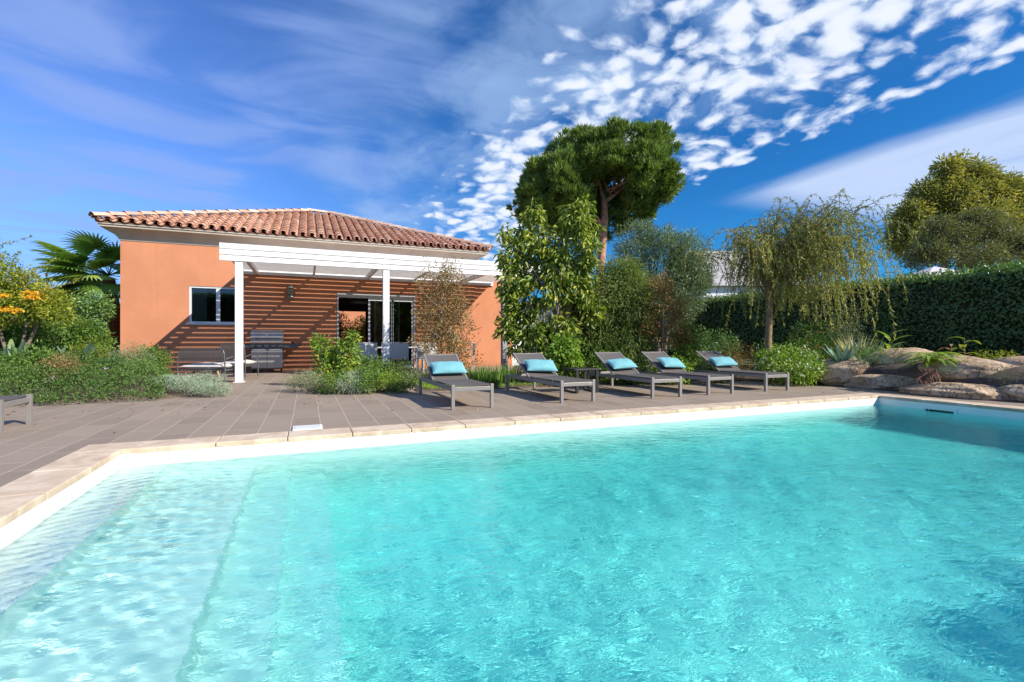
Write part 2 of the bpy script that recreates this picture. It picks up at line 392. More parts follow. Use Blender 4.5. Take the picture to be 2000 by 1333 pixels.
M['l_laven'] = leafmat('lavender_leaves', (.09,.12,.06), (.19,.22,.11), (.28,.25,.15), .25)
M['l_yellow'] = leafmat('yellow_green_leaves', (.06,.115,.015), (.17,.20,.022), (.40,.32,.03), .4)
M['l_blue'] = leafmat('blue_grey_blades', (.08,.15,.11), (.17,.26,.19), (.24,.33,.26), .15, .45)
M['l_palm'] = leafmat('palm_blades', (.07,.14,.03), (.19,.28,.055), (.40,.46,.11), .35, .4)
M['l_grass'] = leafmat('lawn_blades', (.08,.15,.015), (.17,.27,.03), (.26,.32,.05), .35)
M['l_straw'] = leafmat('straw_blades', (.16,.20,.11), (.34,.32,.17), (.55,.44,.26), .3)
M['l_litter'] = leafmat('dry_leaves', (.16,.08,.04), (.30,.17,.08), (.42,.30,.15), .2)
M['f_white'] = leafmat('white_petals', (.70,.70,.62), (.82,.82,.76), None, .3)
M['f_orange'] = leafmat('orange_petals', (.75,.16,.01), (.9,.32,.02), None, .3)
M['f_purple'] = leafmat('purple_petals', (.35,.16,.45), (.55,.32,.62), None, .3)
M['f_red'] = leafmat('red_petals', (.55,.04,.02), (.7,.09,.03), None, .3)

# ------------------------------------------------------------------ ground, terrace, pool
PX0, PX1, PY0, PY1 = -1.44, 8.80, -.60, 5.01      # pool opening
CW = .33                                          # coping width
def ring_sheet(name, X, Y, z, m, x0, x1, y0, y1):
    xs = [X[0], x0, x1, X[1]]; ys = [Y[0], y0, y1, Y[1]]
    vs = [(x,y,z) for y in ys for x in xs]
    fs = [(j*4+i, j*4+i+1, (j+1)*4+i+1, (j+1)*4+i) for j in range(3) for i in range(3) if not (i == 1 and j == 1)]
    b = MB(); b.add(vs, fs); o = b.build(name, m); return tag(o, kind='structure')
gm = paint('dry_grass_ground', (.13,.14,.055), .95, var=.35, scale=.6, bump=.6, bscale=12)
ring_sheet('ground', (-900, 900), (-900, 900), -.03, gm, PX0-.2, PX1+.2, PY0-.2, PY1+.2)
ring_sheet('terrace', (-14, 10.6), (-6, 16.5), 0, M['deck'], PX0-CW+.01, PX1+CW-.01, PY0-CW+.01, PY1+CW-.01)
rng = np.random.default_rng(11); random.seed(5)
cb = MB()
def stone(x0, x1, y0, y1, ins):
    g = .003; t = random.random(); dz = random.uniform(-.0012,.0012)
    x0 += g; x1 -= g; y0 += g; y1 -= g
    cb.box((x0,y0,-.04+dz), (x1,y1,.010+dz), tint=t)
L = .585
x = 1.583-L*4
xs = [PX0-CW]; 
while x < PX1+CW-.2:
    if x > PX0+.1: xs.append(x)
    x += L
xs.append(PX1+CW)
xs = sorted(set([xs[0]]+[q for q in xs[1:-1]]+[xs[-1]]))
for a, b_ in zip(xs[:-1], xs[1:]):
    stone(a, b_, PY1-.005, PY1+CW, 'n'); stone(a, b_, PY0-CW, PY0+.005, 's')
y = PY0+.005; ys = []
n = 9; st = (PY1-PY0-.01)/n
for i in range(n):
    stone(PX0-CW, PX0+.005, y+i*st, y+(i+1)*st, 'w'); stone(PX1-.005, PX1+CW, y+i*st, y+(i+1)*st, 'e')
tag(cb.build('pool_coping', M['coping'], bevel=.008, tints=True), kind='structure')
# basin: steps on the left (catch the rippled sunlight), deep part with walls
WL = -.145
prof = [(PX0,-.03),(PX0,-.20),(-1.12,-.205),(-1.12,-.47),(-.44,-.475),(-.44,-.73),(-.15,-.735),(-.15,-.98),(.16,-.985),(.16,-1.42)]
b = MB()
for i in range(len(prof)-1):
    (xa,za),(xb,zb) = prof[i], prof[i+1]
    b.add([(xa,PY0,za),(xa,PY1,za),(xb,PY1,zb),(xb,PY0,zb)], [(0,3,2,1)])
o = tag(b.build('pool_steps', M['liner_step']), kind='structure'); o.cycles.is_caustics_receiver = True
SKY0, SKY1 = 3.95, 4.38
b = MB()
b.add([(.16,PY0,-1.42),(.16,PY1,-1.42),(PX1,PY1,-1.42),(PX1,PY0,-1.42)], [(0,3,2,1)])
b.add([(PX0,PY1,-1.5),(PX1,PY1,-1.5),(PX1,PY1,-.03),(PX0,PY1,-.03)], [(0,1,2,3)])
b.add([(PX0,PY0,-1.5),(PX1,PY0,-1.5),(PX1,PY0,-.03),(PX0,PY0,-.03)], [(3,2,1,0)])
for (ya,yb,za,zb) in ((PY0,SKY0,-1.5,-.03),(SKY1,PY1,-1.5,-.03),(SKY0,SKY1,-1.5,-.26),(SKY0,SKY1,-.085,-.03)):
    b.add([(PX1,ya,za),(PX1,yb,za),(PX1,yb,zb),(PX1,ya,zb)], [(0,1,2,3)])
o = tag(b.build('pool_basin', M['liner']), kind='structure'); o.cycles.is_caustics_receiver = True
# skimmer mouth in the right wall
sk_ = empty('pool_skimmer', (PX1, (SKY0+SKY1)/2, -.17), label='cream skimmer mouth set in the pool wall below the boulders', cat='skimmer')
hy = (SKY1-SKY0)/2
b = MB(); f = .04
b.box((-.012,-hy,.045),(.01,hy,.085)); b.box((-.012,-hy,-.09),(.01,hy,-.06)); b.box((-.012,-hy,-.06),(.01,-hy+f,.045)); b.box((-.012,hy-f,-.06),(.01,hy,.045))
b.build('frame', M['liner'], sk_, bevel=.003)
b = MB(); b.box((.1,-hy+f,-.08),(.12,hy-f,.06)); b.box((.012,-hy+.02,-.1),(.12,hy-.02,-.085)); b.box((.012,-hy+.02,.065),(.12,hy-.02,.08)); b.box((.012,-hy+.012,-.08),(.12,-hy+.02,.06)); b.box((.012,hy-.02,-.08),(.12,hy-.012,.06))
b.build('throat', M['steel_dark'], sk_)
b = MB(); b.box((0,0,0),(.29,.26,.012)); o = tag(b.build('skimmer_lid', M['white'], bevel=.004), 'small square white skimmer lid in the terrace by the pool edge', 'skimmer lid'); o.location = (-.14, 5.38, .002)
b = MB(); b.box((.02,.02,.0121),(.27,.24,.015)); b.build('cover_plate', M['white_wall'], o, bevel=.002)

def make_water():
    rg = np.random.default_rng(4); st = .0105
    nx = int((PX1-PX0+.02)/st); ny = int((PY1-PY0+.02)/st)
    xs = np.linspace(PX0-.01, PX1+.01, nx); ys = np.linspace(PY0-.01, PY1+.01, ny)
    XX, YY = np.meshgrid(xs, ys, indexing='ij'); H = np.zeros_like(XX)
    wx = XX+.05*np.sin(YY*2.1+1)+.04*np.sin(XX*1.3+YY*3.); wy = YY+.05*np.sin(XX*1.7)+.03*np.sin(XX*3.1-YY*2.)
    west = 1/(1+np.exp((XX+.42)/.13)); LAM1 = .105
    for i in range(120):
        lam = LAM0*(10**(rg.random()*.9)); th = rg.normal(1.15, .62)+(math.pi if rg.random() < .3 else 0)
        k = 2*math.pi/lam; a = WAVE*lam/(2*math.pi)*(.9 if lam < .25 else .55)
        e = min(1, LAM1/lam)**2*west*WBOOST+1
        H += a*e*np.sin(k*(wx*math.cos(th)+wy*math.sin(th))+rg.random()*6.28)
    env = .75+.25*np.sin(XX*.9+1.)*np.sin(YY*1.3+.4)
    H *= env
    print('wave slope rms', np.gradient(H, st)[0].std(), np.gradient(H, st)[1].std(), 'amp', H.std())
    m, t, bb = newmat('pool_water'); m.node_tree.nodes.remove(bb)
    g = t.n('ShaderNodeBsdfGlass'); g.inputs['IOR'].default_value = 1.33; g.inputs['Roughness'].default_value = 0
    tcw = t.n('ShaderNodeTexCoord'); mpw = t.n('ShaderNodeMapping'); t.l(tcw.outputs['Object'], mpw.inputs[0]); mpw.inputs['Rotation'].default_value = (0,0,R(20)); mpw.inputs['Scale'].default_value = (1.,1.9,1.)
    bw = t.n('ShaderNodeBump'); bw.inputs['Strength'].default_value = 1.; sxw = t.n('ShaderNodeSeparateXYZ'); t.l(tcw.outputs['Object'], sxw.inputs[0]); t.l(t.mr(sxw.outputs[0], -.7, .3, BUMP*.8, BUMP), bw.inputs['Distance'])
    t.l(t.noise(mpw.outputs[0], 11, 3, .55, .6), bw.inputs['Height']); t.l(bw.outputs[0], g.inputs['Normal'])
    t.l(g.outputs[0], m.node_tree.nodes['Material Output'].inputs[0])
    cut = int(np.searchsorted(xs, 99))
    for lo, hi, cast in ((0, nx, True),):
        co = np.stack([XX[lo:hi], YY[lo:hi], H[lo:hi]+WL], -1).reshape(-1,3); idx = np.arange((hi-lo)*ny).reshape(hi-lo,ny)
        q = np.stack([idx[:-1,:-1], idx[1:,:-1], idx[1:,1:], idx[:-1,1:]], -1).reshape(-1,4)
        o = fastmesh('water', co, q, m, smooth=True); tag(o, kind='structure'); o.cycles.is_caustics_caster = cast
    # the body of water itself: absorbs red light
    m, t, bb = newmat('water_body'); m.node_tree.nodes.remove(bb)
    va = t.n('ShaderNodeVolumeAbsorption'); va.inputs[0].default_value = (0, .947, .967, 1); va.inputs[1].default_value = .86
    t.l(va.outputs[0], m.node_tree.nodes['Material Output'].inputs[1])
    b = MB(); b.box((PX0-.02,PY0-.02,-1.46),(PX1+.02,PY1+.02,WL+.035)); o = b.build('water_body', m); tag(o, kind='structure')
WAVE = .0044; LAM0 = .085; WBOOST = 3.5; BUMP = .0065
make_water()

# ------------------------------------------------------------------ house
FY = 16.5                       # facade plane
HX0, HX1, HY1 = -4.76, 5.56, 26.2
WH = 3.78
def wall_with_openings(b, x0, x1, y0, y1, h, ops):
    """wall along X from x0 to x1, openings (xa,xb,za,zb)"""
    ops = sorted(ops); x = x0
    for xa, xb, za, zb in ops:
        b.box((x,y0,-.05), (xa,y1,h))
        if za > 0: b.box((xa,y0,-.05), (xb,y1,za))
        b.box((xa,y0,zb), (xb,y1,h)); x = xb
    b.box((x,y0,-.05), (x1,y1,h))
house = empty('house', (HX0,FY,0), label='orange stuccoed single storey villa with a terracotta tiled hip roof', cat='house')
house_off = Vector((-HX0,-FY,0))
def hbuild(b, name, m, parent=house, **kw):
    o = b.build(name, m, parent, **kw)
    if parent is house: o.location = house_off
    return o
DOOR = (.88, 3.41, 0, 2.46); WIN = (-3.15, -1.86, 1.44, 2.52); RWIN = (1.35, 3.15, 0, 2.45)
T = .28
b = MB()
wall_with_openings(b, HX0, HX1, FY, FY+T, WH, [WIN, DOOR])
b.box((HX0,FY+T,-.05),(HX0+T,HY1-T,WH)); b.box((HX1-T,FY+T,-.05),(HX1,HY1-T,WH))
wall_with_openings(b, HX0, HX1, HY1-T, HY1, WH, [RWIN])
hbuild(b, 'wall', M['orange'])
# room behind the sliding door
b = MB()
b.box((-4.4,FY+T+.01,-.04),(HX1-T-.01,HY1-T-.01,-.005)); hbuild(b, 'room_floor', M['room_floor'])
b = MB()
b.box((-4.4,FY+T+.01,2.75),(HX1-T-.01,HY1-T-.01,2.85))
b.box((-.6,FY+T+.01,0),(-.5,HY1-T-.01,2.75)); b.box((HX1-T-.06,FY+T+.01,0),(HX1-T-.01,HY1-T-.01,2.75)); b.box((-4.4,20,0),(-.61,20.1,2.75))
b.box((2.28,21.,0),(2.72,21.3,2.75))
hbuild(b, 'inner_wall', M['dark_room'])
# sliding door
def lbox(b, xa, xb, ya, yb, za, zb): b.box((xa,ya,za),(xb,yb,zb)); return b
dr = MB(); xa, xb, za, zb = DOOR
lbox(dr, xa, xb, FY-.02, FY+.16, zb-.13, zb+.02); lbox(dr, xa, xa+.055, FY-.02, FY+.16, 0, zb-.13); lbox(dr, xb-.055, xb, FY-.02, FY+.16, 0, zb-.13); lbox(dr, xa+.055, xb-.055, FY, FY+.16, 0, .03)
sd = hbuild(dr, 'sliding_door', M['alu'], bevel=.004)
def leaf(x0, x1, y, parent, nm='door_leaf'):
    b = MB(); w = .06
    lbox(b, x0, x0+w, y, y+.04, .03, zb-.13); lbox(b, x1-w, x1, y, y+.04, .03, zb-.13); lbox(b, x0+w, x1-w, y, y+.04, .03, .11); lbox(b, x0+w, x1-w, y, y+.04, zb-.2, zb-.13)
    b.build(nm, M['alu_white'], parent)
    g = MB(); lbox(g, x0+w, x1-w, y+.016, y+.024, .11, zb-.2); g.build('pane', M['glass'], parent)
leaf(1.86, 2.66, FY+.02, sd); leaf(2.06, 2.9, FY+.08, sd); leaf(2.62, 3.35, FY+.02, sd)
# small window
wn = MB(); xa, xb, za, zb2 = WIN
lbox(wn, xa, xb, FY+.02, FY+.16, za, za+.05); lbox(wn, xa, xb, FY+.02, FY+.16, zb2-.05, zb2); lbox(wn, xa, xa+.05, FY+.02, FY+.16, za+.05, zb2-.05); lbox(wn, xb-.05, xb, FY+.02, FY+.16, za+.05, zb2-.05)
xm = -2.43; lbox(wn, xm-.05, xm+.05, FY+.03, FY+.12, za+.05, zb2-.05)
win = hbuild(wn, 'window', M['alu_white'], bevel=.003)
g = MB(); lbox(g, xa+.05, xm-.05, FY+.08, FY+.086, za+.05, zb2-.05); lbox(g, xm+.05, xb-.05, FY+.08, FY+.086, za+.05, zb2-.05); g.build('pane', M['glass'], win)
g = MB(); lbox(g, xa-.07, xb+.05, FY-.07, FY+.02, za-.055, za); g.build('sill', M['alu'], win, bevel=.004)
g = MB(); lbox(g, xa+.04, xa+.42, FY+.13, FY+.14, za+.06, zb2-.06); g.build('blind', M['grey_wall'], win)
# cornice swept round the walls
prof = [(0.002,3.70),(.02,3.71),(.04,3.77),(.08,3.82),(.16,3.90),(.27,3.97),(.36,4.00),(.365,4.05),(.40,4.06),(.40,4.10),(.0,4.10)]
b = MB(); vs = []
for o_, z in prof: vs += [(HX0-o_,FY-o_,z),(HX1+o_,FY-o_,z),(HX1+o_,HY1+o_,z),(HX0-o_,HY1+o_,z)]
fs = [(i*4+k, i*4+(k+1)%4, (i+1)*4+(k+1)%4, (i+1)*4+k) for i in range(len(prof)-1) for k in range(4)]
b.add(vs, fs); hbuild(b, 'cornice', M['cornice'])
# tiled hip roof
OH = .43; ex0, ex1, ey0, ey1, ez = HX0-OH, HX1+OH, FY-OH, HY1+OH, 4.13
RUN = 5.22; RISE = 2.0; SL = math.hypot(RUN, RISE)
roof = MB(); rv = [(ex0,ey0,ez),(ex1,ey0,ez),(ex1,ey1,ez),(ex0,ey1,ez),(ex0+RUN,(ey0+ey1)/2,ez+RISE),(ex1-RUN,(ey0+ey1)/2,ez+RISE)]
roof.add([(x,y,z-.02) for x,y,z in rv], [(0,1,5,4),(2,3,4,5),(3,0,4),(1,2,5),(3,2,1,0)], .1)
ro = hbuild(roof, 'roof', M['tile'], tints=True)
def barrel(b, p0, u, a, n, ra, rb, ln, tint, lift=.022, seg=7, flip=1):
    """one barrel tile: p0 lower end centre, u up-slope, a sideways, n normal"""
    vs = []
    for (d, r, h) in ((0, ra, lift), (ln, rb, 0.)):
        for k in range(seg+1):
            th = math.pi*k/seg; vs.append(p0+u*d+a*(r*math.cos(th))+n*(flip*r*.85*math.sin(th)+h))
    for k in range(seg+1):
        th = math.pi*k/seg; r = ra-.016; vs.append(p0+a*(r*math.cos(th))+n*(flip*r*.85*math.sin(th)+lift))
    s1 = seg+1
    fs = [(k, k+1, s1+k+1, s1+k) for k in range(seg)]+[(2*s1+k, 2*s1+k+1, k+1, k) for k in range(seg)]
    b.add(vs, fs, tint)
rr = random.Random(3)
def slope(b, org, a, u, n, L, run, pitch=.265, course=.34):
    N = int(L/pitch); sx = (L-N*pitch)/2
    for i in range(N+1):
        s = sx+i*pitch
        for kind in (0, 1):
            s2 = s+(pitch/2 if kind else 0)
            d = min(s2, L-s2, run)
            ln = max(0, d)/run*SL; j = 0
            col = rr.uniform(-.08,.08)
            while j*course < ln-.03 or (j == 0 and 0 < s2 < L):
                tl = min(course+.05, max(.12, ln-j*course+.05)); jit = rr.uniform(-.006,.006)
                tt = min(1, max(0, rr.gauss(.48,.24)+col))
                p = org+a*(s2+jit)+u*(j*course-.03)
                if kind == 0: barrel(b, p+n*.035, u, a, n, .100, .082, tl, tt)
                else: barrel(b, p+n*.058, u, a, n, .088, .078, tl, max(0, tt-.15), flip=-1, lift=.012, seg=5)
                j += 1
tl = MB(); cz = ez+.0
up = lambda hx, hy: Vector((hx*RUN, hy*RUN, RISE)).normalized()
def nrm(a, u): 
    q = a.cross(u).normalized(); return q if q.z > 0 else -q
for org, a, hv, L in ((Vector((ex0,ey0,cz)), Vector((1,0,0)), (0,1), ex1-ex0), (Vector((ex1,ey0,cz)), Vector((0,1,0)), (-1,0), ey1-ey0),
                      (Vector((ex1,ey1,cz)), Vector((-1,0,0)), (0,-1), ex1-ex0), (Vector((ex0,ey1,cz)), Vector((0,-1,0)), (1,0), ey1-ey0)):
    u = up(*hv); slope(tl, org, a, u, nrm(a, u), L, RUN)
o = tl.build('roof_tile', M['tile'], ro, smooth=True, tints=True)
md = o.modifiers.new('edge', 'EDGE_SPLIT'); md.split_angle = R(45)
hp = MB()
pk = [Vector(rv[4]), Vector(rv[5])]
for p, q in ((Vector(rv[0]), pk[0]), (Vector(rv[1]), pk[1]), (Vector(rv[2]), pk[1]), (Vector(rv[3]), pk[0]), (pk[0], pk[1])):
    d = (q-p); n_ = max(1, int(d.length/.40)); u = d.normalized(); a = u.cross(Vector((0,0,1))).normalized(); n = a.cross(u)
    if n.z < 0: n = -n
    for j in range(n_): barrel(hp, p+u*(d.length*j/n_-.04)+n*.09, u, a, n, .125, .105, d.length/n_+.05, rr.random(), seg=8)
o = hp.build('ridge_tile', M['ridge'], ro, smooth=True, tints=True); md = o.modifiers.new('edge', 'EDGE_SPLIT'); md.split_angle = R(45)
mo = MB()
for c in (rv[1],):
    s = -1 if c[0] < 0 else 1
    mo.lathe([(0,-.09),(.07,-.06),(.09,0),(.07,.06),(0,.09)], 12, (c[0]-.03, c[1]+.03, c[2]+.11))
mo.build('mortar_end', M['white_wall'], ro, smooth=True)
# door of the house: lamp on the wall, annexe, garden walls behind
wl = empty('wall_lamp', (-.47, FY, 2.24), label='tall metal wall lamp on the slat-shadowed facade above the barbecue', cat='wall lamp')
b = MB(); b.box((-.05,-.02,.02),(.05,0,.38)); b.build('back_plate', M['lamp_mat'], wl)
b = MB()
for k in range(4): b.lathe([(.0,.0),(.085,.01),(.09,.04),(.085,.085),(.0,.09)], 14, (0,-.11,.0+k*.1))
b.build('lamp_shade', M['lamp_mat'], wl, smooth=True)
b = MB(); b.tube([(0,-.11,-.03),(0,-.11,.43)], .012); b.build('stem', M['lamp_mat'], wl)
an = MB(); an.box((0,0,-.05),(1.48,5,3.22)); o = tag(an.build('annexe', M['orange']), 'plain orange flat-topped annexe wall right of the roofed house', 'annexe'); o.location = (HX1+.003, FY+.02, 0)
b = MB(); b.box((-.0,-.04,3.222),(1.52,5.05,3.27)); b.build('parapet_cap', M['cornice'], o)
gw = MB(); gw.box((0,0,-.05),(3.4,.2,2.35)); o = tag(gw.build('garden_wall', M['white_wall']), 'white rendered garden wall between the orange annexe and the trees', 'wall'); o.location = (7.06, FY+.5, 0)
b = MB(); b.box((0,-.03,2.352),(3.4,.23,2.40)); b.build('coping', M['white_wall'], o)
gw = MB(); gw.box((0,0,-.05),(13,.25,3.6)); o = tag(gw.build('garden_wall', M['orange']), 'sunlit orange courtyard wall seen through the open sliding door', 'wall'); o.location = (-3, 31, 0)
pl = empty('pendant_lamp', (1.85,19.2,2.38), label='white dome pendant lamp hanging inside the dark dining room', cat='pendant lamp')
b = MB(); b.lathe([(.36,0),(.35,.03),(.26,.1),(.1,.15),(.02,.16)], 24); b.lathe([(.0,.012),(.34,.012)], 24); b.build('lamp_shade', M['white'], pl, smooth=True)
b = MB(); b.tube([(0,0,.15),(0,0,.37)], .006); b.build('cord', M['black'], pl)

# ------------------------------------------------------------------ pergola
PYF = 12.3
pg = empty('pergola', (-1.4,PYF,0), label='white timber pergola with a louvred slat roof in front of the house', cat='pergola')
poff = Vector((1.4,-PYF,0))
def pb(b, name, m=M['white'], **kw):
    o = b.build(name, m, pg, **kw); o.location = poff; return o
for px_, m_ in ((-1.4, M['white']), (1.81, M['white']), (5.0, M['post_grey'])):
    b = MB(); b.box((px_-.075,PYF-.075,0.0),(px_+.075,PYF+.075,2.93)); b.box((px_-.11,PYF-.11,0),(px_+.11,PYF+.11,.012)); pb(b, 'post', m_, bevel=.004)
GX0, GX1 = -1.77, 6.25
for k in range(3):
    b = MB(); z0 = 2.695+k*.134; b.box((GX0,PYF-.10,z0),(GX1,PYF-.072,z0+.114)); pb(b, 'fascia_board', bevel=.003)
b = MB(); b.box((GX0,PYF-.07,2.945),(GX0+.03,FY-.01,3.085)); pb(b, 'end_board', bevel=.003)
for px_ in (-1.4, 1.81, 5.0):
    b = MB(); b.box((px_-.05,PYF-.07,2.935),(px_+.05,FY-.06,3.055)); pb(b, 'rafter', bevel=.003)
b = MB(); b.box((GX0+.03,FY-.055,2.935),(GX1,FY-.005,3.07)); pb(b, 'ledger')
b = MB(); y = PYF+.0; n = 0
while y < FY-.12:
    b.box((GX0+.03,y,3.058),(GX1,y+.122,3.078)); y += .172; n += 1
pb(b, 'slat')
for px_ in (.2, 3.4): b = MB(); b.box((px_-.03,PYF-.07,3.015),(px_+.03,FY-.06,3.056)); pb(b, 'batten')

# ------------------------------------------------------------------ loungers, cushions, side table
def lounger():
    t = empty('sun_lounger')
    W, Lg, H = .60, 2.04, .32
    fr, w = M['frame'], .045
    for x_, y_, nm in ((0,0,0),(W-w,0,0),(0,Lg-w,0),(W-w,Lg-w,0)):
        b = MB(); b.box((x_,y_,0),(x_+w,y_+w,H+(.012 if y_ == 0 else -.02))); b.box((x_+.004,y_+.004,-.0),(x_+w-.004,y_+w-.004,.004)); b.build('leg', fr, t, bevel=.004)
    b = MB()
    for x_ in (0.004, W-w+.004): b.box((x_,w,H-.075),(x_+w-.008,Lg-w,H-.02))
    b.box((w,.004,H-.075),(W-w,w-.004,H-.02)); b.box((w,Lg-w+.004,H-.075),(W-w,Lg-.004,H-.02)); b.box((w,1.10,H-.07),(W-w,1.14,H-.03))
    b.build('frame', fr, t, bevel=.004)
    # seat sling, slightly sagging
    def sling(nm, x0, x1, pts, sag, m):
        b = MB(); nx_ = 6; n_ = len(pts); vs = []
        for (yy, zz_) in pts:
            for i in range(nx_+1):
                u_ = i/nx_; vs.append((x0+(x1-x0)*u_, yy, zz_-sag*math.sin(math.pi*u_)))
        k = len(vs); vs += [(x,y,z-.006) for x,y,z in vs]
        r = nx_+1; fs = [(j*r+i, j*r+i+1, (j+1)*r+i+1, (j+1)*r+i) for j in range(n_-1) for i in range(nx_)]
        fs += [tuple(q+k for q in f[::-1]) for f in fs]
        fs += [(i, i+k, i+1+k, i+1) for i in range(nx_)]+[((n_-1)*r+i+1, (n_-1)*r+i+1+k, (n_-1)*r+i+k, (n_-1)*r+i) for i in range(nx_)]
        fs += [(j*r, (j+1)*r, (j+1)*r+k, j*r+k) for j in range(n_-1)]+[(j*r+nx_+k, (j+1)*r+nx_+k, (j+1)*r+nx_, j*r+nx_) for j in range(n_-1)]
        b.add(vs, fs); return b.build(nm, m, t, smooth=False)
    sling('seat', .02, W-.02, [(.03+i*.107, H+.004) for i in range(11)], .012, M['sling'])
    hy_, ang, bl = 1.12, R(30.5), .76
    c, s = math.cos(ang), math.sin(ang)
    sling('backrest', .02, W-.02, [(hy_+c*bl*i/6, H+.0+s*bl*i/6) for i in range(7)], .012, M['sling'])
    b = MB()
    for x_ in (.012, W-.04): b.bar((x_+.014, hy_, H-.01), (x_+.014, hy_+c*bl, H-.01+s*bl), .028, .028)
    b.bar((.04, hy_+c*(bl-.015), H-.012+s*(bl-.015)), (W-.04, hy_+c*(bl-.015), H-.012+s*(bl-.015)), .024, .024)
    b.build('back_frame', fr, t)
    b = MB()
    for x_ in (.09, W-.09): b.bar((x_, hy_+c*.42, H-.02+s*.42), (x_, hy_+.62, H-.05), .02, .02)
    b.bar((.08, hy_+.62, H-.05), (W-.08, hy_+.62, H-.05), .02, .02); b.build('support_strut', fr, t)
    return t
def cushion(w, d, th, seed):
    rs = np.random.default_rng(seed); nu, nv = 26, 16; vs = []; fs = []
    for side in (1, -1):
        for j in range(nv+1):
            for i in range(nu+1):
                u_, v_ = 2*i/nu-1, 2*j/nv-1
                e = (max(0, 1-abs(u_)**3.2)*max(0, 1-abs(v_)**2.6))**.55
                pin = 1-.055*(1-abs(v_)**2)*abs(u_)**6; pinv = 1-.09*(1-abs(u_)**2)*abs(v_)**6
                wr = (.005*math.sin(7*u_+seed+2*v_)*math.sin(5*v_+2*seed)+.004*math.sin(13*u_*(1+.3*v_)+3*seed)*(abs(u_)**2))*e
                vs.append((u_*w/2*pin, v_*d/2*pinv, side*(th/2*e+wr*(side > 0))))
    r = nu+1; o_ = r*(nv+1)
    for j in range(nv):
        for i in range(nu):
            a = j*r+i; fs.append((a, a+1, a+r+1, a+r)); fs.append((o_+a, o_+a+r, o_+a+r+1, o_+a+1))
    b = MB(); b.add(vs, fs); return b
LX = [1.77, 3.44, 5.08, 6.28, 7.68]; LYF = 6.21
ll = ['grey sun lounger on its own in front of the tall bronze-leaved bush', 'grey sun lounger standing left of the black side table, below the broad-leaved tree',
      'grey sun lounger standing directly right of the black side table', 'grey sun lounger fourth along the row, in front of the thin brown-leaved tree',
      'grey sun lounger at the end of the row nearest the boulders']
cl = ['aqua cushion on the lounger in front of the bronze-leaved bush', 'aqua cushion on the lounger left of the black side table', 'aqua cushion on the lounger directly right of the side table',
      'aqua cushion on the fourth lounger of the row', 'aqua cushion on the last lounger by the boulders']
lp = lounger()
for i, x_ in enumerate(LX):
    o = lp if i == 0 else copy_tree(lp)
    o.location = (x_, LYF+[0,.03,0,.02,.04][i], 0); o.rotation_euler = (0,0,[0,.018,-.024,.015,-.02][i]); tag(o, ll[i], 'sun lounger', 'sun loungers set out round the pool')
    c = tag(cushion(.57, .30, .13, i+1).build('cushion', M['aqua'], smooth=True), cl[i], 'cushion', 'aqua cushions on the loungers')
    a = R(30.5); k = .22; nrm_ = .068
    c.location = (x_+.30+[0,-.01,.02,.01,-.01][i], o.location.y+1.10+math.cos(a)*k-math.sin(a)*nrm_, .325+math.sin(a)*k+math.cos(a)*nrm_)
    c.rotation_euler = (a+R([2,5,-1,4,1][i]), R([0,2,-2,3,-1][i]), R([2,-5,4,5,-4][i]))
o = copy_tree(lp); o.location = (-2.81, 6.42, 0); o.rotation_euler = (0,0,R(90)); tag(o, 'grey sun lounger cut off by the photo edge beside the ground cover bed', 'sun lounger', 'sun loungers set out round the pool')

st = empty('side_table', (4.30,7.28,0), label='small black metal side table with loop legs between two loungers', cat='side table')
b = MB(); b.box((0,0,.40),(.50,.46,.43)); b.build('table_top', M['black'], st, bevel=.003)
for x_ in (.02, .43):
    b = MB(); b.box((x_,0.01,0),(x_+.05,.05,.40)); b.box((x_,.41,0),(x_+.05,.45,.40)); b.box((x_,.05,0),(x_+.05,.41,.03)); b.build('leg', M['black'], st, bevel=.003)

# ------------------------------------------------------------------ barbecue
bq = empty('barbecue', (-1.49, 15.62, 0), label='stainless steel gas barbecue with side shelves standing against the facade', cat='barbecue')
S, SDk = M['steel'], M['steel_dark']
b = MB(); b.box((0,.02,.10),(.84,.50,.80)); b.build('cabinet', SDk, bq, bevel=.006)
for i in range(2):
    b = MB(); x0 = .015+i*.41; b.box((x0,-.005,.14),(x0+.40,.018,.70)); d = b.build('door', S, bq, bevel=.005)
    b = MB(); b.bar((x0+.05,-.03,.665), (x0+.35,-.03,.665), .014, .02); b.box((x0+.05,-.03,.655),(x0+.07,-.005,.672)); b.box((x0+.33,-.03,.655),(x0+.35,-.005,.672)); b.build('handle', M['alu_white'], d)
b = MB(); b.box((-.01,-.03,.72),(.85,.02,.85)); b.build('control_panel', SDk, bq, bevel=.006)
for i in range(4): b = MB(); b.tube([(.14+i*.185,-.065,.785),(.14+i*.185,-.03,.785)], .026, 12); b.build('knob', M['black'], bq)
b = MB()
pr = [(.0,.87),(.0,1.04),(.02,1.13),(.09,1.21),(.20,1.25),(.34,1.25),(.44,1.2),(.48,1.1),(.48,.87)]
n_ = len(pr); b.add([(0.0,y,z) for y,z in pr]+[(.84,y,z) for y,z in pr], [tuple(range(n_)), tuple(range(n_,2*n_))[::-1]]+[(i,(i+1)%n_+0,(i+1)%n_+n_,i+n_) for i in range(n_)])
lid = b.build('lid', S, bq, bevel=.006)
b = MB(); b.bar((.1,-.05,1.0),(.74,-.05,1.0),.02,.02); b.box((.1,-.05,.99),(.12,0,1.01)); b.box((.72,-.05,.99),(.74,0,1.01)); b.build('handle', SDk, lid)
b = MB(); b.tube([(.42,-.012,1.1),(.42,.008,1.1)], .035, 16); b.build('thermometer', M['alu_white'], lid)
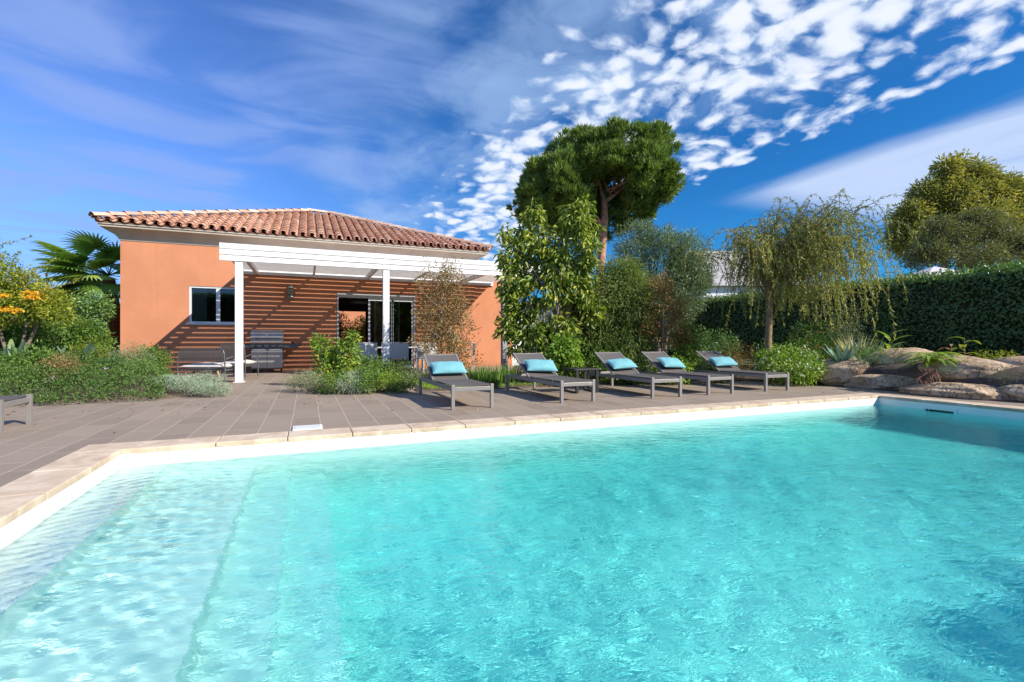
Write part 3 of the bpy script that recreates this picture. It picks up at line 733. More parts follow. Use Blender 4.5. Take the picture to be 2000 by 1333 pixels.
for x0, x1 in ((-.42,-.012),(.852,1.24)):
    b = MB(); b.box((x0,.02,.80),(x1,.48,.85)); b.box((x0,-.0,.72),(x1,.018,.85)); b.build('side_shelf', SDk, bq, bevel=.008)
b = MB(); b.tube([(1.10,.2,.85),(1.10,.2,.90)], .05, 12); b.build('burner_knob', M['black'], bq); b = MB(); b.tube([(1.22,.02,.76),(1.29,.02,.78),(1.32,.04,.84)], .014, 8); b.build('hose', M['black'], bq)
for x_ in (.06,.78):
    for y_ in (.08,.44):
        b = MB(); b.tube([(x_-.02,y_,.045),(x_+.02,y_,.045)], .045, 14); b.box((x_-.01,y_-.01,.045),(x_+.01,y_+.01,.10)); b.build('wheel', M['black'], bq)

# ------------------------------------------------------------------ rope love seat, armchair, low table
def rope_seat(name, w, d, hb, label, cat):
    t = empty(name, label=label, cat=cat); r = .014; dk = M['steel_dark']
    # back toward -y (its back faces the pool)
    for x_ in (0, w):
        b = MB(); b.tube([(x_,0,0),(x_,0,hb*.55),(x_+(.02 if x_ == 0 else -.02),.0,hb-.08)], r, 8); b.build('leg', dk, t)
        b = MB(); b.tube([(x_,d,0),(x_,d,.50),(x_,d-.04,.56),(x_,d*.5,.58),(x_,.02,.52)], r, 8); b.build('armrest', dk, t)
    b = MB(); c0 = .08
    b.tube([(0.02,0,hb-.09),(.035,0,hb-.03),(.09,0,hb),(w-.09,0,hb),(w-.035,0,hb-.03),(w-.02,0,hb-.09)], r, 8); b.tube([(.01,0,.49),(w-.01,0,.49)], r*.8, 8); b.build('back_frame', dk, t)
    b = MB(); n_ = int(w/.022)
    for i in range(n_+1):
        x_ = .05+(w-.1)*i/n_; b.tube([(x_,0,hb-.01),(x_,-.012,hb*.8),(x_,0,.49)], .0075, 4)
    b.build('backrest', M['rope'], t)
    b = MB(); b.box((.02,.01,.27),(w-.02,d-.01,.30)); b.build('seat_frame', dk, t, bevel=.006)
    q = tag(cushion(w-.05, d-.02, .15, 3).build('seat_cushion', M['cushion'], t, smooth=True)); q.location = (w/2, d/2, .365)
    return t
ls = rope_seat('love_seat', 1.02, .66, .74, 'dark rope love seat with a cream seat cushion beside the silver shrub', 'love seat')
ls.location = (-2.57, 12.36, 0); ls.rotation_euler = (0,0,R(-23))
ac = rope_seat('armchair', .64, .62, .86, 'dark rope armchair half hidden behind the left white pergola post', 'armchair')
ac.location = (-2.03, 14.05, 0); ac.rotation_euler = (0,0,R(-23))
ct = empty('coffee_table', (-2.18, 13.35, 0), label='low round table on pale wooden legs behind the love seat', cat='coffee table')
b = MB(); b.lathe([(0,.30),(.36,.30),(.37,.315),(.36,.33),(0,.33)], 28); b.build('table_top', M['steel_dark'], ct)
for k in range(3):
    a = k*2.094+3.6; b = MB(); b.tube([(.34*math.cos(a),.34*math.sin(a),0),(.24*math.cos(a),.24*math.sin(a),.30)], [.016,.03], 10); b.build('leg', M['wood'], ct)

# ------------------------------------------------------------------ dining table and chairs
dt = empty('dining_table', (.85,13.75,0), label='grey metal outdoor dining table standing under the pergola', cat='dining table')
b = MB(); b.box((0,0,.72),(2.35,.95,.75)); b.build('table_top', M['alu'], dt, bevel=.004)
for x_ in (.08,2.2):
    for y_ in (.06,.82): b = MB(); b.box((x_,y_,0),(x_+.07,y_+.07,.72)); b.build('leg', M['alu'], dt)
def dining_chair():
    t = empty('dining_chair'); w, d = .54, .50; fr = M['alu']; r = .022
    for x_ in (0, w-r):                                   # back at y=0, seat runs to +y
        b = MB(); b.box((x_,0,0),(x_+r,r,.88)); b.build('leg', fr, t)
        b = MB(); b.box((x_,d-r,0),(x_+r,d,.66)); b.build('leg', fr, t)
        b = MB(); b.box((x_-.01,r,.64),(x_+r+.01,d-.03,.665)); b.build('armrest', fr, t)
    b = MB(); b.box((r,0.002,.86),(w-r,r-.002,.88)); b.box((r,.002,.42),(w-r,r-.002,.44)); b.box((r,d-r,.42),(w-r,d-.002,.44)); b.build('frame', fr, t)
    b = MB(); n_ = 8
    vs = [(r+(w-2*r)*i/n_, -.005-.045*math.sin(math.pi*i/n_), z) for z in (.47,.85) for i in range(n_+1)]; vs += [(x,y+.008,z) for x,y,z in vs]
    k = 2*(n_+1); fs = [(i,i+1,n_+2+i,n_+1+i) for i in range(n_)]; fs += [tuple(q+k for q in f[::-1]) for f in fs]; b.add(vs, fs); b.build('backrest', M['sling_grey'], t)
    b = MB(); b.box((r+.001,.03,.432),(w-r-.001,d-r-.002,.445)); b.build('seat', M['sling_grey'], t)
    return t
dc = dining_chair()
CH = [((1.16,13.05),0,'grey mesh dining chair with its back to the pool, left of the middle post'), ((1.98,13.05),0,'grey mesh dining chair with its back to the pool, right of the middle post'),
      ((.35,14.45),-90,'grey dining chair at the left end of the outdoor table behind the leafy green bush'), ((1.75,15.3),180,'grey dining chair on the house side of the table, in front of the open door'),
      ((2.65,15.3),180,'grey dining chair on the house side of the table, in front of the glass leaf'), ((2.75,13.05),0,'grey dining chair at the table hidden among the bronze leaves')]
for i, (p, rz, lb) in enumerate(CH):
    o = dc if i == 0 else copy_tree(dc)
    o.location = (p[0], p[1], 0); o.rotation_euler = (0,0,R(rz)); tag(o, lb, 'chair', 'chairs round the outdoor dining table')
o = copy_tree(dc); o.location = (4.75,14.3,0); o.rotation_euler = (0,0,R(65)); tag(o, 'dark dining chair standing alone against the sunlit orange annexe wall', 'chair')
for ch in o.children:
    if ch.name.startswith(('backrest','seat')): ch.data = ch.data.copy(); ch.data.materials[0] = M['sling']

# ------------------------------------------------------------------ planting beds, lawn, boulders
def in_poly(x, y, poly):
    c = np.zeros(x.shape, bool); n = len(poly)
    for i in range(n):
        x1,y1 = poly[i]; x2,y2 = poly[(i+1) % n]
        if y1 == y2: continue
        cond = ((y1 > y) != (y2 > y)) & (x < (x2-x1)*(y-y1)/(y2-y1)+x1); c ^= cond
    return c
def dist_poly(x, y, poly):
    d = np.full(x.shape, 1e9); n = len(poly)
    for i in range(n):
        a = np.array(poly[i]); b = np.array(poly[(i+1) % n]); ab = b-a
        t = np.clip(((x-a[0])*ab[0]+(y-a[1])*ab[1])/max(1e-9, ab@ab), 0, 1)
        d = np.minimum(d, np.hypot(x-a[0]-t*ab[0], y-a[1]-t*ab[1]))
    return d
def bed(name, poly, hmax, slope_w, m, step=.12):
    """mound of soil over a polygon: rises from the edge to hmax over slope_w metres"""
    xs_ = [p[0] for p in poly]; ys_ = [p[1] for p in poly]
    nx = int((max(xs_)-min(xs_))/step)+2; ny = int((max(ys_)-min(ys_))/step)+2
    X, Y = np.meshgrid(np.linspace(min(xs_)-.05,max(xs_)+.05,nx), np.linspace(min(ys_)-.05,max(ys_)+.05,ny), indexing='ij')
    ins = in_poly(X, Y, poly); d = dist_poly(X, Y, poly)
    P = np.stack([X.ravel(),Y.ravel(),0*X.ravel()],1)
    Z = np.where(ins, .012+hmax*np.clip(d/slope_w,0,1)**.8+.02*smooth_noise(P, 3).reshape(X.shape)*np.clip(d/.2,0,1), .012-.25*np.clip(d/step,0,1))
    idx = np.arange(nx*ny).reshape(nx,ny); q = np.stack([idx[:-1,:-1],idx[1:,:-1],idx[1:,1:],idx[:-1,1:]],-1).reshape(-1,4)
    keep = (Z.ravel()[q] > -.1).any(1)
    return tag(fastmesh(name, np.stack([X,Y,Z],-1).reshape(-1,3), q[keep], m, smooth=True), kind='structure')
def hgt(x, y, poly, hmax, slope_w):
    x = np.atleast_1d(np.asarray(x, float)); y = np.atleast_1d(np.asarray(y, float))
    return np.where(in_poly(x, y, poly), .012+hmax*np.clip(dist_poly(x,y,poly)/slope_w,0,1)**.8, 0)
xy = lambda px, py: tuple(at(px,py)[:2])
BL = [(-14,6.9), xy(0,791), xy(90,790), xy(200,785), xy(330,779), xy(395,775), xy(432,769), xy(455,764), xy(430,752), xy(385,742), (-3.2,13.3), (-3.3,14.6), (-3.6,16.4), (-4.8,16.4), (-4.8,19), (-14,19)]
BM = [(-.05,8.98), (.9,8.85), (1.5,8.80), (1.75,9.3), (2.2,11.6), (2.0,12.15), (.9,12.15), (.3,11.4), (-.05,10.0)]
BR = [(1.75,8.62), (4.0,8.50), (8.6,8.52), (9.35,7.8), (9.95,6.9), (10.05,5.5), (9.95,3.6), (9.9,-5.5), (15,-5.5), (15,16.4), (7.1,16.4), (5.4,13.0), (2.6,12.6), (2.3,11.6)]
bed('garden_bed', BL, .34, 2.4, M['soil']); bed('garden_bed', BM, .10, .5, M['soil'])
# the right bed rises towards the hedge: two slopes, low behind the loungers, banked behind the boulders
def bank(x, y):
    x = np.asarray(x, float); y = np.asarray(y, float)
    k = np.clip((x-9.4)/1.1, 0, 1)*np.clip((8.8-y)/1.6, 0, 1)
    return .45*k*k*(3-2*k)
def right_bed():
    step = .12; X, Y = np.meshgrid(np.arange(1.6,15.1,step), np.arange(-5.6,16.5,step), indexing='ij'); nx, ny = X.shape
    ins = in_poly(X, Y, BR); d = dist_poly(X, Y, BR); P = np.stack([X.ravel(),Y.ravel(),0*X.ravel()],1)
    Z = np.where(ins, .012+.05*np.clip(d/.5,0,1)+bank(X,Y)+.02*smooth_noise(P,3).reshape(X.shape)*np.clip(d/.3,0,1), .012-.25*np.clip(d/step,0,1))
    idx = np.arange(nx*ny).reshape(nx,ny); q = np.stack([idx[:-1,:-1],idx[1:,:-1],idx[1:,1:],idx[:-1,1:]],-1).reshape(-1,4)
    keep = (Z.ravel()[q] > -.1).any(1)
    tag(fastmesh('garden_bed', np.stack([X,Y,Z],-1).reshape(-1,3), q[keep], M['soil'], smooth=True), kind='structure')
right_bed()
def gz(x, y):
    z = np.maximum(hgt(x,y,BL,.34,2.4), hgt(x,y,BM,.10,.5))
    x = np.atleast_1d(np.asarray(x,float)); y = np.atleast_1d(np.asarray(y,float))
    return np.maximum(z, np.where(in_poly(x,y,BR), .05+bank(x,y), 0))

def boulder(loc, size, rz, seed, label, tilt=0.):
    rs = np.random.default_rng(seed); nu, nv = 120, 70
    U, V = np.meshgrid(np.linspace(0,2*np.pi,nu,endpoint=False), np.linspace(-np.pi/2,np.pi/2,nv), indexing='ij')
    P = np.stack([np.cos(V)*np.cos(U), np.cos(V)*np.sin(U), np.sin(V)], -1).reshape(-1,3)
    # split faces: clip a sphere by a few random planes, then wear it down
    r = np.ones(len(P))
    for k in range(11):
        nn = rs.normal(size=3); nn[2] *= .8; nn /= np.linalg.norm(nn); dpl = rs.uniform(.76,.97); c = P@nn
        r = np.where(c > .05, np.minimum(r, dpl/np.maximum(c,.05)+.04*(1-c)), r)
    n = smooth_noise(P, 1.5, seed)*.07+smooth_noise(P, 4.1, seed+3)*.030+smooth_noise(P, 9.3, seed+5)*.014+smooth_noise(P, 21., seed+7)*.006
    lay = .016*np.sign(np.sin(P[:,2]*11+2.5*smooth_noise(P,1.2,seed+9)))*np.abs(np.sin(P[:,2]*11+2.5*smooth_noise(P,1.2,seed+9)))**.4
    P = P*(r*1.12+n+lay)[:,None]*np.array(size)/2
    idx = np.arange(nu*nv).reshape(nu,nv); nxt = np.roll(idx,-1,0)
    q = np.stack([idx[:,:-1],nxt[:,:-1],nxt[:,1:],idx[:,1:]],-1).reshape(-1,4)
    o = fastmesh('boulder', P, q, M['rock'], smooth=True); o.location = loc; o.rotation_euler = (tilt,R(rs.uniform(-4,4)),rz)
    return tag(o, label, 'boulder', 'boulders edging the raised bed')
for (px, d, w, dpt, z0, z1, rz, seed, tilt, label) in (
    (1652, 10.0, 1.22, .9, -.08, .54, 28, 2, .03, 'smooth brown boulder at the left end of the boulder edging, below the agave'),
    (1742, 9.15, 1.5, .75, -.10, .27, 14, 5, 0, 'low flat boulder under the pale ridged boulder'),
    (1756, 9.55, 1.25, .85, .10, .74, 12, 8, -.06, 'pale ridged boulder resting on a flat one, left of the big fern'),
    (1868, 7.95, 1.45, .7, -.08, .22, 8, 11, 0, 'low flat boulder under the largest rounded boulder'),
    (1893, 8.35, 1.38, .95, .0, .64, 4, 14, .09, 'largest rounded boulder, right of the fern with hanging roots'),
    (2006, 8.35, 1.0, .8, .18, .64, 0, 17, 0, 'boulder high on the bank at the right edge, partly cut off'),
    (2016, 7.35, .9, .7, -.06, .26, 0, 20, 0, 'ochre boulder low at the right edge behind the trailing rosemary')):
    p = pd(px, d); boulder((p.x, p.y, (z0+z1)/2), (dpt, w, z1-z0), R(rz), seed, label, tilt)

# ------------------------------------------------------------------ foliage builders
def blob_points(rg, n, c, r, shell=.55):
    """random points in ellipsoid c,r biased towards the shell, with outward directions"""
    d = unit(rg.normal(size=(n,3))); k = shell+(1-shell)*rg.random(n)**.5; k = np.where(rg.random(n) < .25, rg.random(n)**.5, k)
    lump = 1+.14*smooth_noise(d*1.0, 2.6, c[0]*3.1)+.07*smooth_noise(d, 6.3, c[1]*2.)
    return np.array(c)+d*np.array(r)*(k*lump)[:,None], d
def clumped(rg, centers, dirs, per, r, out=.7, droop=.2, jit=.7):
    n = len(centers)*per; c = np.repeat(centers, per, 0); od = np.repeat(dirs, per, 0)
    off = unit(rg.normal(size=(n,3)))*(rg.random(n)**.45)[:,None]*r
    P = c+off; D = unit(off)*(1-out)+od*out+rg.normal(size=(n,3))*jit*.5; D[:,2] -= droop
    return P, D
def limb(b, p, q, r0, r1, rg, bend=.12, n=7, seg=6, tip_up=0.):
    p = Vector(p); q = Vector(q); L_ = (q-p).length; pts = []
    o1 = Vector(rg.normal(size=3))*bend*L_; o2 = Vector(rg.normal(size=3))*bend*L_
    for i in range(n+1):
        t = i/n; w = math.sin(math.pi*t); pts.append(p.lerp(q, t)+o1*w*(1-t)+o2*w*t*.6+Vector((0,0,tip_up*L_*math.sin(math.pi*t))))
    b.tube(pts, [r0+(r1-r0)*(i/n)**.8 for i in range(n+1)], seg, cap=False); return pts
def clear(P, *others):
    """drop points lying within another thing's box"""
    k = np.ones(len(P), bool)
    for lo, hi in others: k &= ~((P > np.array(lo)).all(1) & (P < np.array(hi)).all(1))
    return k

def shrub(name, loc, r, n, leaf, m, label, cat='shrub', group=None, per=14, clump=.14, droop=.15, up=.6, seed=1, stems=6, lobes=5, bark='bark', flowers=None, out=.6, shell=.5, avoid=()):
    rg = np.random.default_rng(seed); x, y = loc[:2]; z0 = float(gz(x,y)[0]) if len(loc) < 3 else loc[2]
    t = empty(name, (x,y,z0), label=label, cat=cat, group=group)
    cs = [(0,0,r[2])]; rs = [(r[0]*.85,r[1]*.85,r[2])]
    for i in range(lobes):
        a = 2*math.pi*(i+rg.random()*.6)/lobes; k = rg.uniform(.3,.55); h = rg.uniform(.55,1.35)
        cs.append((r[0]*k*math.cos(a), r[1]*k*math.sin(a), r[2]*h)); f = rg.uniform(.42,.68); rs.append((r[0]*f,r[1]*f,r[2]*f*1.0))
    vol = np.array([a[0]*a[1]*a[2] for a in rs])**.7; vol /= vol.sum(); Cs = []; Ds = []
    nc = max(1, n//per)
    for c, q, w in zip(cs, rs, vol):
        p, d = blob_points(rg, max(2, int(nc*w)), c, q, shell); Cs.append(p); Ds.append(d)
    Cs = np.concatenate(Cs); Ds = np.concatenate(Ds)
    Cs[:,2] = np.abs(Cs[:,2])+.02
    P, D = clumped(rg, Cs, Ds, per, clump, out=out, droop=droop); P[:,2] = np.maximum(P[:,2], .01)
    for a_ in avoid:
        k = clear(P+np.array([x,y,z0]), a_); P, D = P[k], D[k]
    leaves('foliage', P, D, leaf[0], leaf[1], m, t, rg, up=up, curl=.15+droop*.4)
    b = MB()
    for i in range(stems):
        q = Cs[rg.integers(len(Cs))]; limb(b, (rg.normal()*.05,rg.normal()*.05,-.05), q*.9, .010+.006*r[2], .003, rg, .10, 6, 5)
    if stems: b.build('stem', M[bark], t)
    if flowers:
        fm, fn, fl = flowers; k = rg.choice(len(P), min(fn, len(P)), replace=False)
        k = k[P[k,2] > .25*P[:,2].max()]
        q = P[k]; dd = unit(q-np.array([0,0,r[2]*.5])); q = q+dd*.03
        Q = np.repeat(q, 5, 0); DD = rg.normal(size=(len(Q),3)); DD[:,2] += .3
        leaves('blossom', Q, DD, fl, fl*.8, fm, t, rg, up=.3, curl=0)
    return t
def blades(name, loc, n, h, spread, w, m, label, cat='plant', seed=1, curve=.5, up=1., group=None, base=.06, parent=None):
    """tuft of long curved blades rising from one point"""
    rg = np.random.default_rng(seed); x, y = loc[:2]; z0 = float(gz(x,y)[0]) if len(loc) < 3 else loc[2]
    k = 7; V = []; F = []; T_ = []
    for i in range(n):
        a = rg.random()*6.283; el = rg.uniform(.35,1.)*spread; L_ = h*rg.uniform(.6,1.15); d = np.array([math.cos(a)*el, math.sin(a)*el, up]); d /= np.linalg.norm(d)
        p = np.array([math.cos(a)*base*rg.random(), math.sin(a)*base*rg.random(), 0.]); sd = np.array([-math.sin(a), math.cos(a), 0.])+rg.normal(size=3)*.25; o_ = len(V); tt = rg.random()
        for j in range(k):
            f = j/(k-1); ww = w*rg.uniform(.9,1.1)*(1-f**2.2)*.5+.0008
            V += [p-sd*ww, p+sd*ww]; T_ += [tt*.7+.3*f]*2
            d = d+np.array([0,0,-curve/k*(f+.3)]); d /= np.linalg.norm(d); p = p+d*L_/(k-1)
        F += [(o_+2*j, o_+2*j+1, o_+2*j+3, o_+2*j+2) for j in range(k-1)]
    o = fastmesh(name, V, F, m, parent, T_); o.location = (x,y,z0) if parent is None else (0,0,0)
    return tag(o, label, cat, group)

# ------------------------------------------------------------------ hedge along the right boundary
def hedge(name, x0, x1, y0, y1, z0, z1, n, label, leaf=(.075,.045), seed=1):
    rg = np.random.default_rng(seed); t = empty(name, (x0,(y0+y1)/2,z0), label=label, cat='hedge'); off = np.array([x0,(y0+y1)/2,z0])
    b = MB(); b.box((.10,-(y1-y0)/2+.1,0),(x1-x0-.1,(y1-y0)/2-.1,z1-z0-.07)); b.build('dark_core', paint('hedge_inside', (.03,.04,.015), .95), t)  # plain dark box inside the leaves, blocks the view through the hedge
    L_ = y1-y0; nf = int(n*.66); nt_ = n-nf
    yy = y0+L_*rg.random(nf)**1.35; zz_ = z0+(z1-z0)*rg.random(nf)**.9
    P = np.stack([np.full(nf,x0)+rg.normal(size=nf)*.05, yy, zz_],1); P[:,0] += -.09*smooth_noise(P,1.6,2.)-.05*smooth_noise(P,4.5,5.)+rg.random(nf)**2*.25
    D = np.stack([-.35+rg.normal(size=nf)*.35, rg.normal(size=nf)*.7, -.35+rg.normal(size=nf)*.6],1)
    P2 = np.stack([x0+(x1-x0)*rg.random(nt_), y0+L_*rg.random(nt_)**1.35, np.full(nt_,z1)],1); P2[:,2] += rg.normal(size=nt_)*.035+.06*smooth_noise(P2,1.8,3.)+.05*rg.random(nt_)**3*3+.16*(rg.random(nt_) < .02)*rg.random(nt_)
    D2 = np.stack([rg.normal(size=nt_)*.6, rg.normal(size=nt_)*.6, 1+rg.normal(size=nt_)*.3],1)
    P = np.concatenate([P,P2])-off; D = np.concatenate([D,D2])
    fc = np.concatenate([np.tile([-.8,0,.45],(nf,1)), np.tile([-.1,0,1.],(nt_,1))])
    tn = np.clip(.35+.3*rg.random(len(P))+.2*smooth_noise(P,2.5), 0, 1); tn = np.where(rg.random(len(P)) < .03, .95, tn)
    leaves('foliage', P, D, leaf[0], leaf[1], M['l_hedge'], t, rg, up=.35, tint=tn, face=fc); return t
hedge('hedge', 13.75, 15.0, 1.5, 21.5, .30, 2.45, 60000, 'tall clipped dark green hedge along the right boundary', seed=2)

# ------------------------------------------------------------------ stone pine
def pine():
    rg = np.random.default_rng(21); base = pd(1172, 28); t = empty('stone_pine', (base.x,base.y,-.03), label='tall stone pine with a rounded umbrella crown behind the garden', cat='tree')
    rt = np.array([math.cos(YAW), -math.sin(YAW), 0]); fw = np.array([math.sin(YAW), math.cos(YAW), 0]); up_ = np.array([0,0,1.])
    s = 28/940.
    def cp(px, py, f=0.): return rt*((px-1172)*s)+up_*((667-py)*s+.92)+fw*f
    lobes = [(cp(1207,322),(3.6,3.2,2.6)), (cp(1256,345,-.2),(1.95,2.4,2.1)), (cp(1098,366,.3),(2.8,2.8,2.1)), (cp(1052,390,.4),(1.6,2.2,1.5)), (cp(1150,305,.3),(2.2,2.4,1.7)), (cp(1215,398,.8),(2.1,2.0,1.4)), (cp(1118,412,.9),(2.3,2.1,1.1)), (cp(1178,430,1.),(1.2,1.4,.8))]
    C_, D_ = [], []
    for c, r in lobes:
        r = np.array(r)*.79; c = c-up_*.10; n = int(62*(r[0]*r[1]+r[1]*r[2]+r[0]*r[2])/9)+6
        d = unit(rg.normal(size=(n,3))); lump = 1+.12*smooth_noise(d,3.,c[0])+.06*smooth_noise(d,8,c[1]); k = rg.uniform(.80,1.03,n)
        loc = d*r*(k*lump)[:,None]; cc = c+rt*loc[:,:1]+fw*loc[:,1:2]+up_*loc[:,2:3]; dd = rt*d[:,:1]+fw*d[:,1:2]+up_*d[:,2:3]
        per_ = 20; cc = np.repeat(cc, per_, 0); dd = np.repeat(dd, per_, 0)+np.array([0,0,.55]); dd = unit(dd)
        v = unit(rg.normal(size=cc.shape)+dd*.9); rad = np.repeat(rg.uniform(.34,.62,n), per_)[:,None]
        C_.append(cc+v*rad*np.array([1,1,.72])); D_.append(unit(v+dd*.4))
        n = int(60*r[0]*r[1]*r[2]/9); d = unit(rg.normal(size=(n,3))); loc = d*r*(rg.random(n)**.5*.8)[:,None]; C_.append(c+rt*loc[:,:1]+fw*loc[:,1:2]+up_*loc[:,2:3]); D_.append(d)
    C_ = np.concatenate(C_); D_ = np.concatenate(D_)
    rx = C_@rt-(12*s); rf = C_@fw; keep = ~((np.abs(rx) < 1.0) & (rf < .5) & (C_[:,2] < (667-352)*s+.92)); C_, D_ = C_[keep], D_[keep]      # open below, the forked trunk shows
    per = 15; n = len(C_); Cc = np.repeat(C_, per, 0); Dd = np.repeat(D_, per, 0)
    D2 = Dd*.75+rg.normal(size=(n*per,3))*.5; D2[:,2] += .75
    P = Cc+rg.normal(size=(n*per,3))*.05
    tn = np.repeat(rg.random(n)*.55+.15, per)+rg.random(n*per)*.25+.15*smooth_noise(Cc,1.1)
    leaves('crown', P, D2, .36, .058, M['l_pine'], t, rg, up=.3, curl=-.1, tint=tn, fold=.3)
    b = MB(); T0 = Vector((0.1,0,0)); fork = Vector(cp(1180,395)); mid = Vector(cp(1177,480)); 
    b.tube([Vector((.0,0,-.1)), Vector(cp(1168,600)), Vector(cp(1173,520)), mid, Vector(cp(1181,430)), fork], [.30,.27,.24,.22,.20,.18], 10, cap=False)
    b.build('trunk', M['bark_pine'], t, smooth=True)
    b = MB()
    for q, r0 in ((cp(1167,330),.15),(cp(1245,345),.13),(cp(1275,320),.07),(cp(1215,300),.08)):
        f_ = fork if r0 > .1 else Vector(cp(1195,372)); limb(b, f_, q, r0, .04, rg, .05, 7, 7)
    for q in (cp(1110,370,.2),cp(1075,360,0),cp(1100,330,.5)): limb(b, cp(1178,440), q, .09, .03, rg, .06, 7, 6)
    for i in range(22): 
        q = C_[rg.integers(n)]; limb(b, cp(1170+rg.uniform(-40,60), rg.uniform(330,380)), q, .045, .012, rg, .08, 6, 5)
    b.build('limb', M['bark_pine'], t)
pine()

# ------------------------------------------------------------------ broad-leaved tree behind the second lounger
RT = np.array([math.cos(YAW), -math.sin(YAW), 0]); FW = np.array([math.sin(YAW), math.cos(YAW), 0]); UP = np.array([0,0,1.])
def local_frame(px0, d, z0):
    s = d/940.
    def cp(px, py, f=0.): return RT*((px-px0)*s)+UP*((667-py)*s+HC-z0)+FW*f
    return cp, s
def screen_tree(name, px0, d, label, lobes, nclump, per, clump, leaf, m, bark, seed, droop=.3, out=.5, up=.5, trunk_r=.05, forks=None, shell=.35, tw=30, cat='tree', depth=.9, y_off=0., curl=None, fold=.2, tips=None, jit=.7, group=None, base_z=None):
    """tree whose crown is a set of lobes (px, py, half width px, half height px) at distance d"""
    rg = np.random.default_rng(seed); p = pd(px0, d); z0 = float(gz(p.x,p.y)[0]) if base_z is None else base_z
    t = empty(name, (p.x,p.y,z0), label=label, cat=cat, group=group); cp, s = local_frame(px0, d, z0)
    ws = np.array([l[2]*l[3] for l in lobes], float)**.85; ws /= ws.sum(); C_, D_ = [], []
    for (lx,ly,hw,hh,*fz), w in zip(lobes, ws):
        n = max(3, int(nclump*w)); d_ = unit(rg.normal(size=(n,3))); k = np.maximum(rg.random(n)**.4, shell)*(1+.16*smooth_noise(d_,3.,lx*.1))
        f0 = fz[0] if fz else rg.normal()*.15*hw*s
        loc = d_*k[:,None]*np.array([hw*s, hw*s*depth, hh*s]); C_.append(cp(lx,ly,f0)+RT*loc[:,:1]+FW*loc[:,1:2]+UP*loc[:,2:3]); D_.append(RT*d_[:,:1]+FW*d_[:,1:2]+UP*d_[:,2:3])
    C_ = np.concatenate(C_); D_ = np.concatenate(D_); C_[:,2] = np.maximum(C_[:,2], .05)
    P, D = clumped(rg, C_, D_, per, clump, out=out, droop=droop, jit=jit); P[:,2] = np.maximum(P[:,2], .02)
    tn = np.repeat(rg.random(len(C_))*.5+.22, per)+rg.random(len(P))*.3+.15*smooth_noise(P,2.)
    leaves('crown', P, D, leaf[0], leaf[1], m, t, rg, up=up, curl=droop*.4 if curl is None else curl, tint=tn, fold=fold)
    b = MB(); forks = forks or [(px0, lobes[0][1]+lobes[0][3]*.6)]
    tops = []
    for j, (fx,fy) in enumerate(forks):
        q = cp(fx,fy,rg.normal()*.1); tops.append(q); limb(b, (rg.normal()*trunk_r*.8,rg.normal()*trunk_r*.8,-.08), q, trunk_r, trunk_r*.55, rg, .04, 8, 8)
    b.build('trunk', M[bark], t, smooth=True)
    b = MB()
    for i in range(tw):
        q = C_[rg.integers(len(C_))]; o_ = min(tops, key=lambda v: np.linalg.norm(v-q)+(2 if v[2] > q[2] else 0)); limb(b, o_, q, trunk_r*.45, .004, rg, .08, 7, 5)
    b.build('branch', M[bark], t); return t
screen_tree('broadleaf_tree', 1078, 10.6, 'broad-leaved evergreen tree with drooping yellow-green leaves behind the second lounger',
    [(1045,470,38,40),(1125,450,34,40),(1005,505,26,30),(1075,545,60,60),(1018,600,34,46),(1128,545,32,52),(1040,660,44,42),(1095,655,42,44),(1140,408,14,24),(998,560,20,34),(1043,420,16,16),(1148,500,18,34),(1070,710,36,22),(1090,490,26,30),(985,455,12,12),(990,640,16,22),(1155,600,20,30),(1160,455,12,16),(1112,415,10,12)],
    640, 13, .13, (.165,.056), M['l_broad'], 'bark', 31, droop=.85, out=.35, up=.35, trunk_r=.035, forks=[(1060,560),(1095,540),(1040,600),(1110,610)], shell=.2, tw=34, curl=.35)
screen_tree('feathery_shrub', 1195, 11.2, 'feathery olive-green shrub with fine arching twigs, right of the broad-leaved tree',
    [(1200,580,62,62),(1160,620,48,62),(1235,600,45,70),(1190,670,62,45),(1215,535,35,35),(1140,680,35,40),(1240,670,35,40),(1120,600,25,40)],
    1300, 26, .20, (.105,.014), M['l_feather'], 'bark_yellow', 32, droop=.45, out=.3, up=.3, trunk_r=.025, forks=[(1180,640),(1215,630),(1200,650)], tw=46, cat='shrub', curl=.25)
screen_tree('olive_tree', 1290, 17.2, 'rounded grey-green olive tree behind the feathery shrub',
    [(1290,530,72,60),(1245,480,42,42),(1300,480,48,32),(1345,510,40,48),(1240,560,45,50),(1340,570,42,50),(1290,600,70,45),(1365,540,25,40),(1255,455,22,20)],
    1700, 26, .24, (.11,.026), M['l_olive'], 'bark', 33, droop=-.15, out=.55, up=.4, trunk_r=.09, forks=[(1280,600),(1310,600)], tw=30)
screen_tree('crape_myrtle', 1292, 10.9, 'small tree with several pale thin trunks and rust-brown leaves behind the loungers',
    [(1285,600,40,45),(1310,640,38,40),(1270,640,28,32),(1325,600,22,30),(1290,560,30,28),(1335,660,18,26)],
    330, 13, .13, (.058,.034), M['l_brown'], 'bark_grey', 34, droop=.3, out=.4, up=.4, trunk_r=.018, forks=[(1278,620),(1290,600),(1302,615),(1285,580),(1312,630)], tw=30)
shrub('green_shrub', tuple(pd(1342,11.0)[:2]), (.30,.30,.62), 1500, (.085,.034), M['l_lime'], 'slim bright green shrub right of the brown-leaved tree', seed=35, per=10, lobes=4, droop=.4)
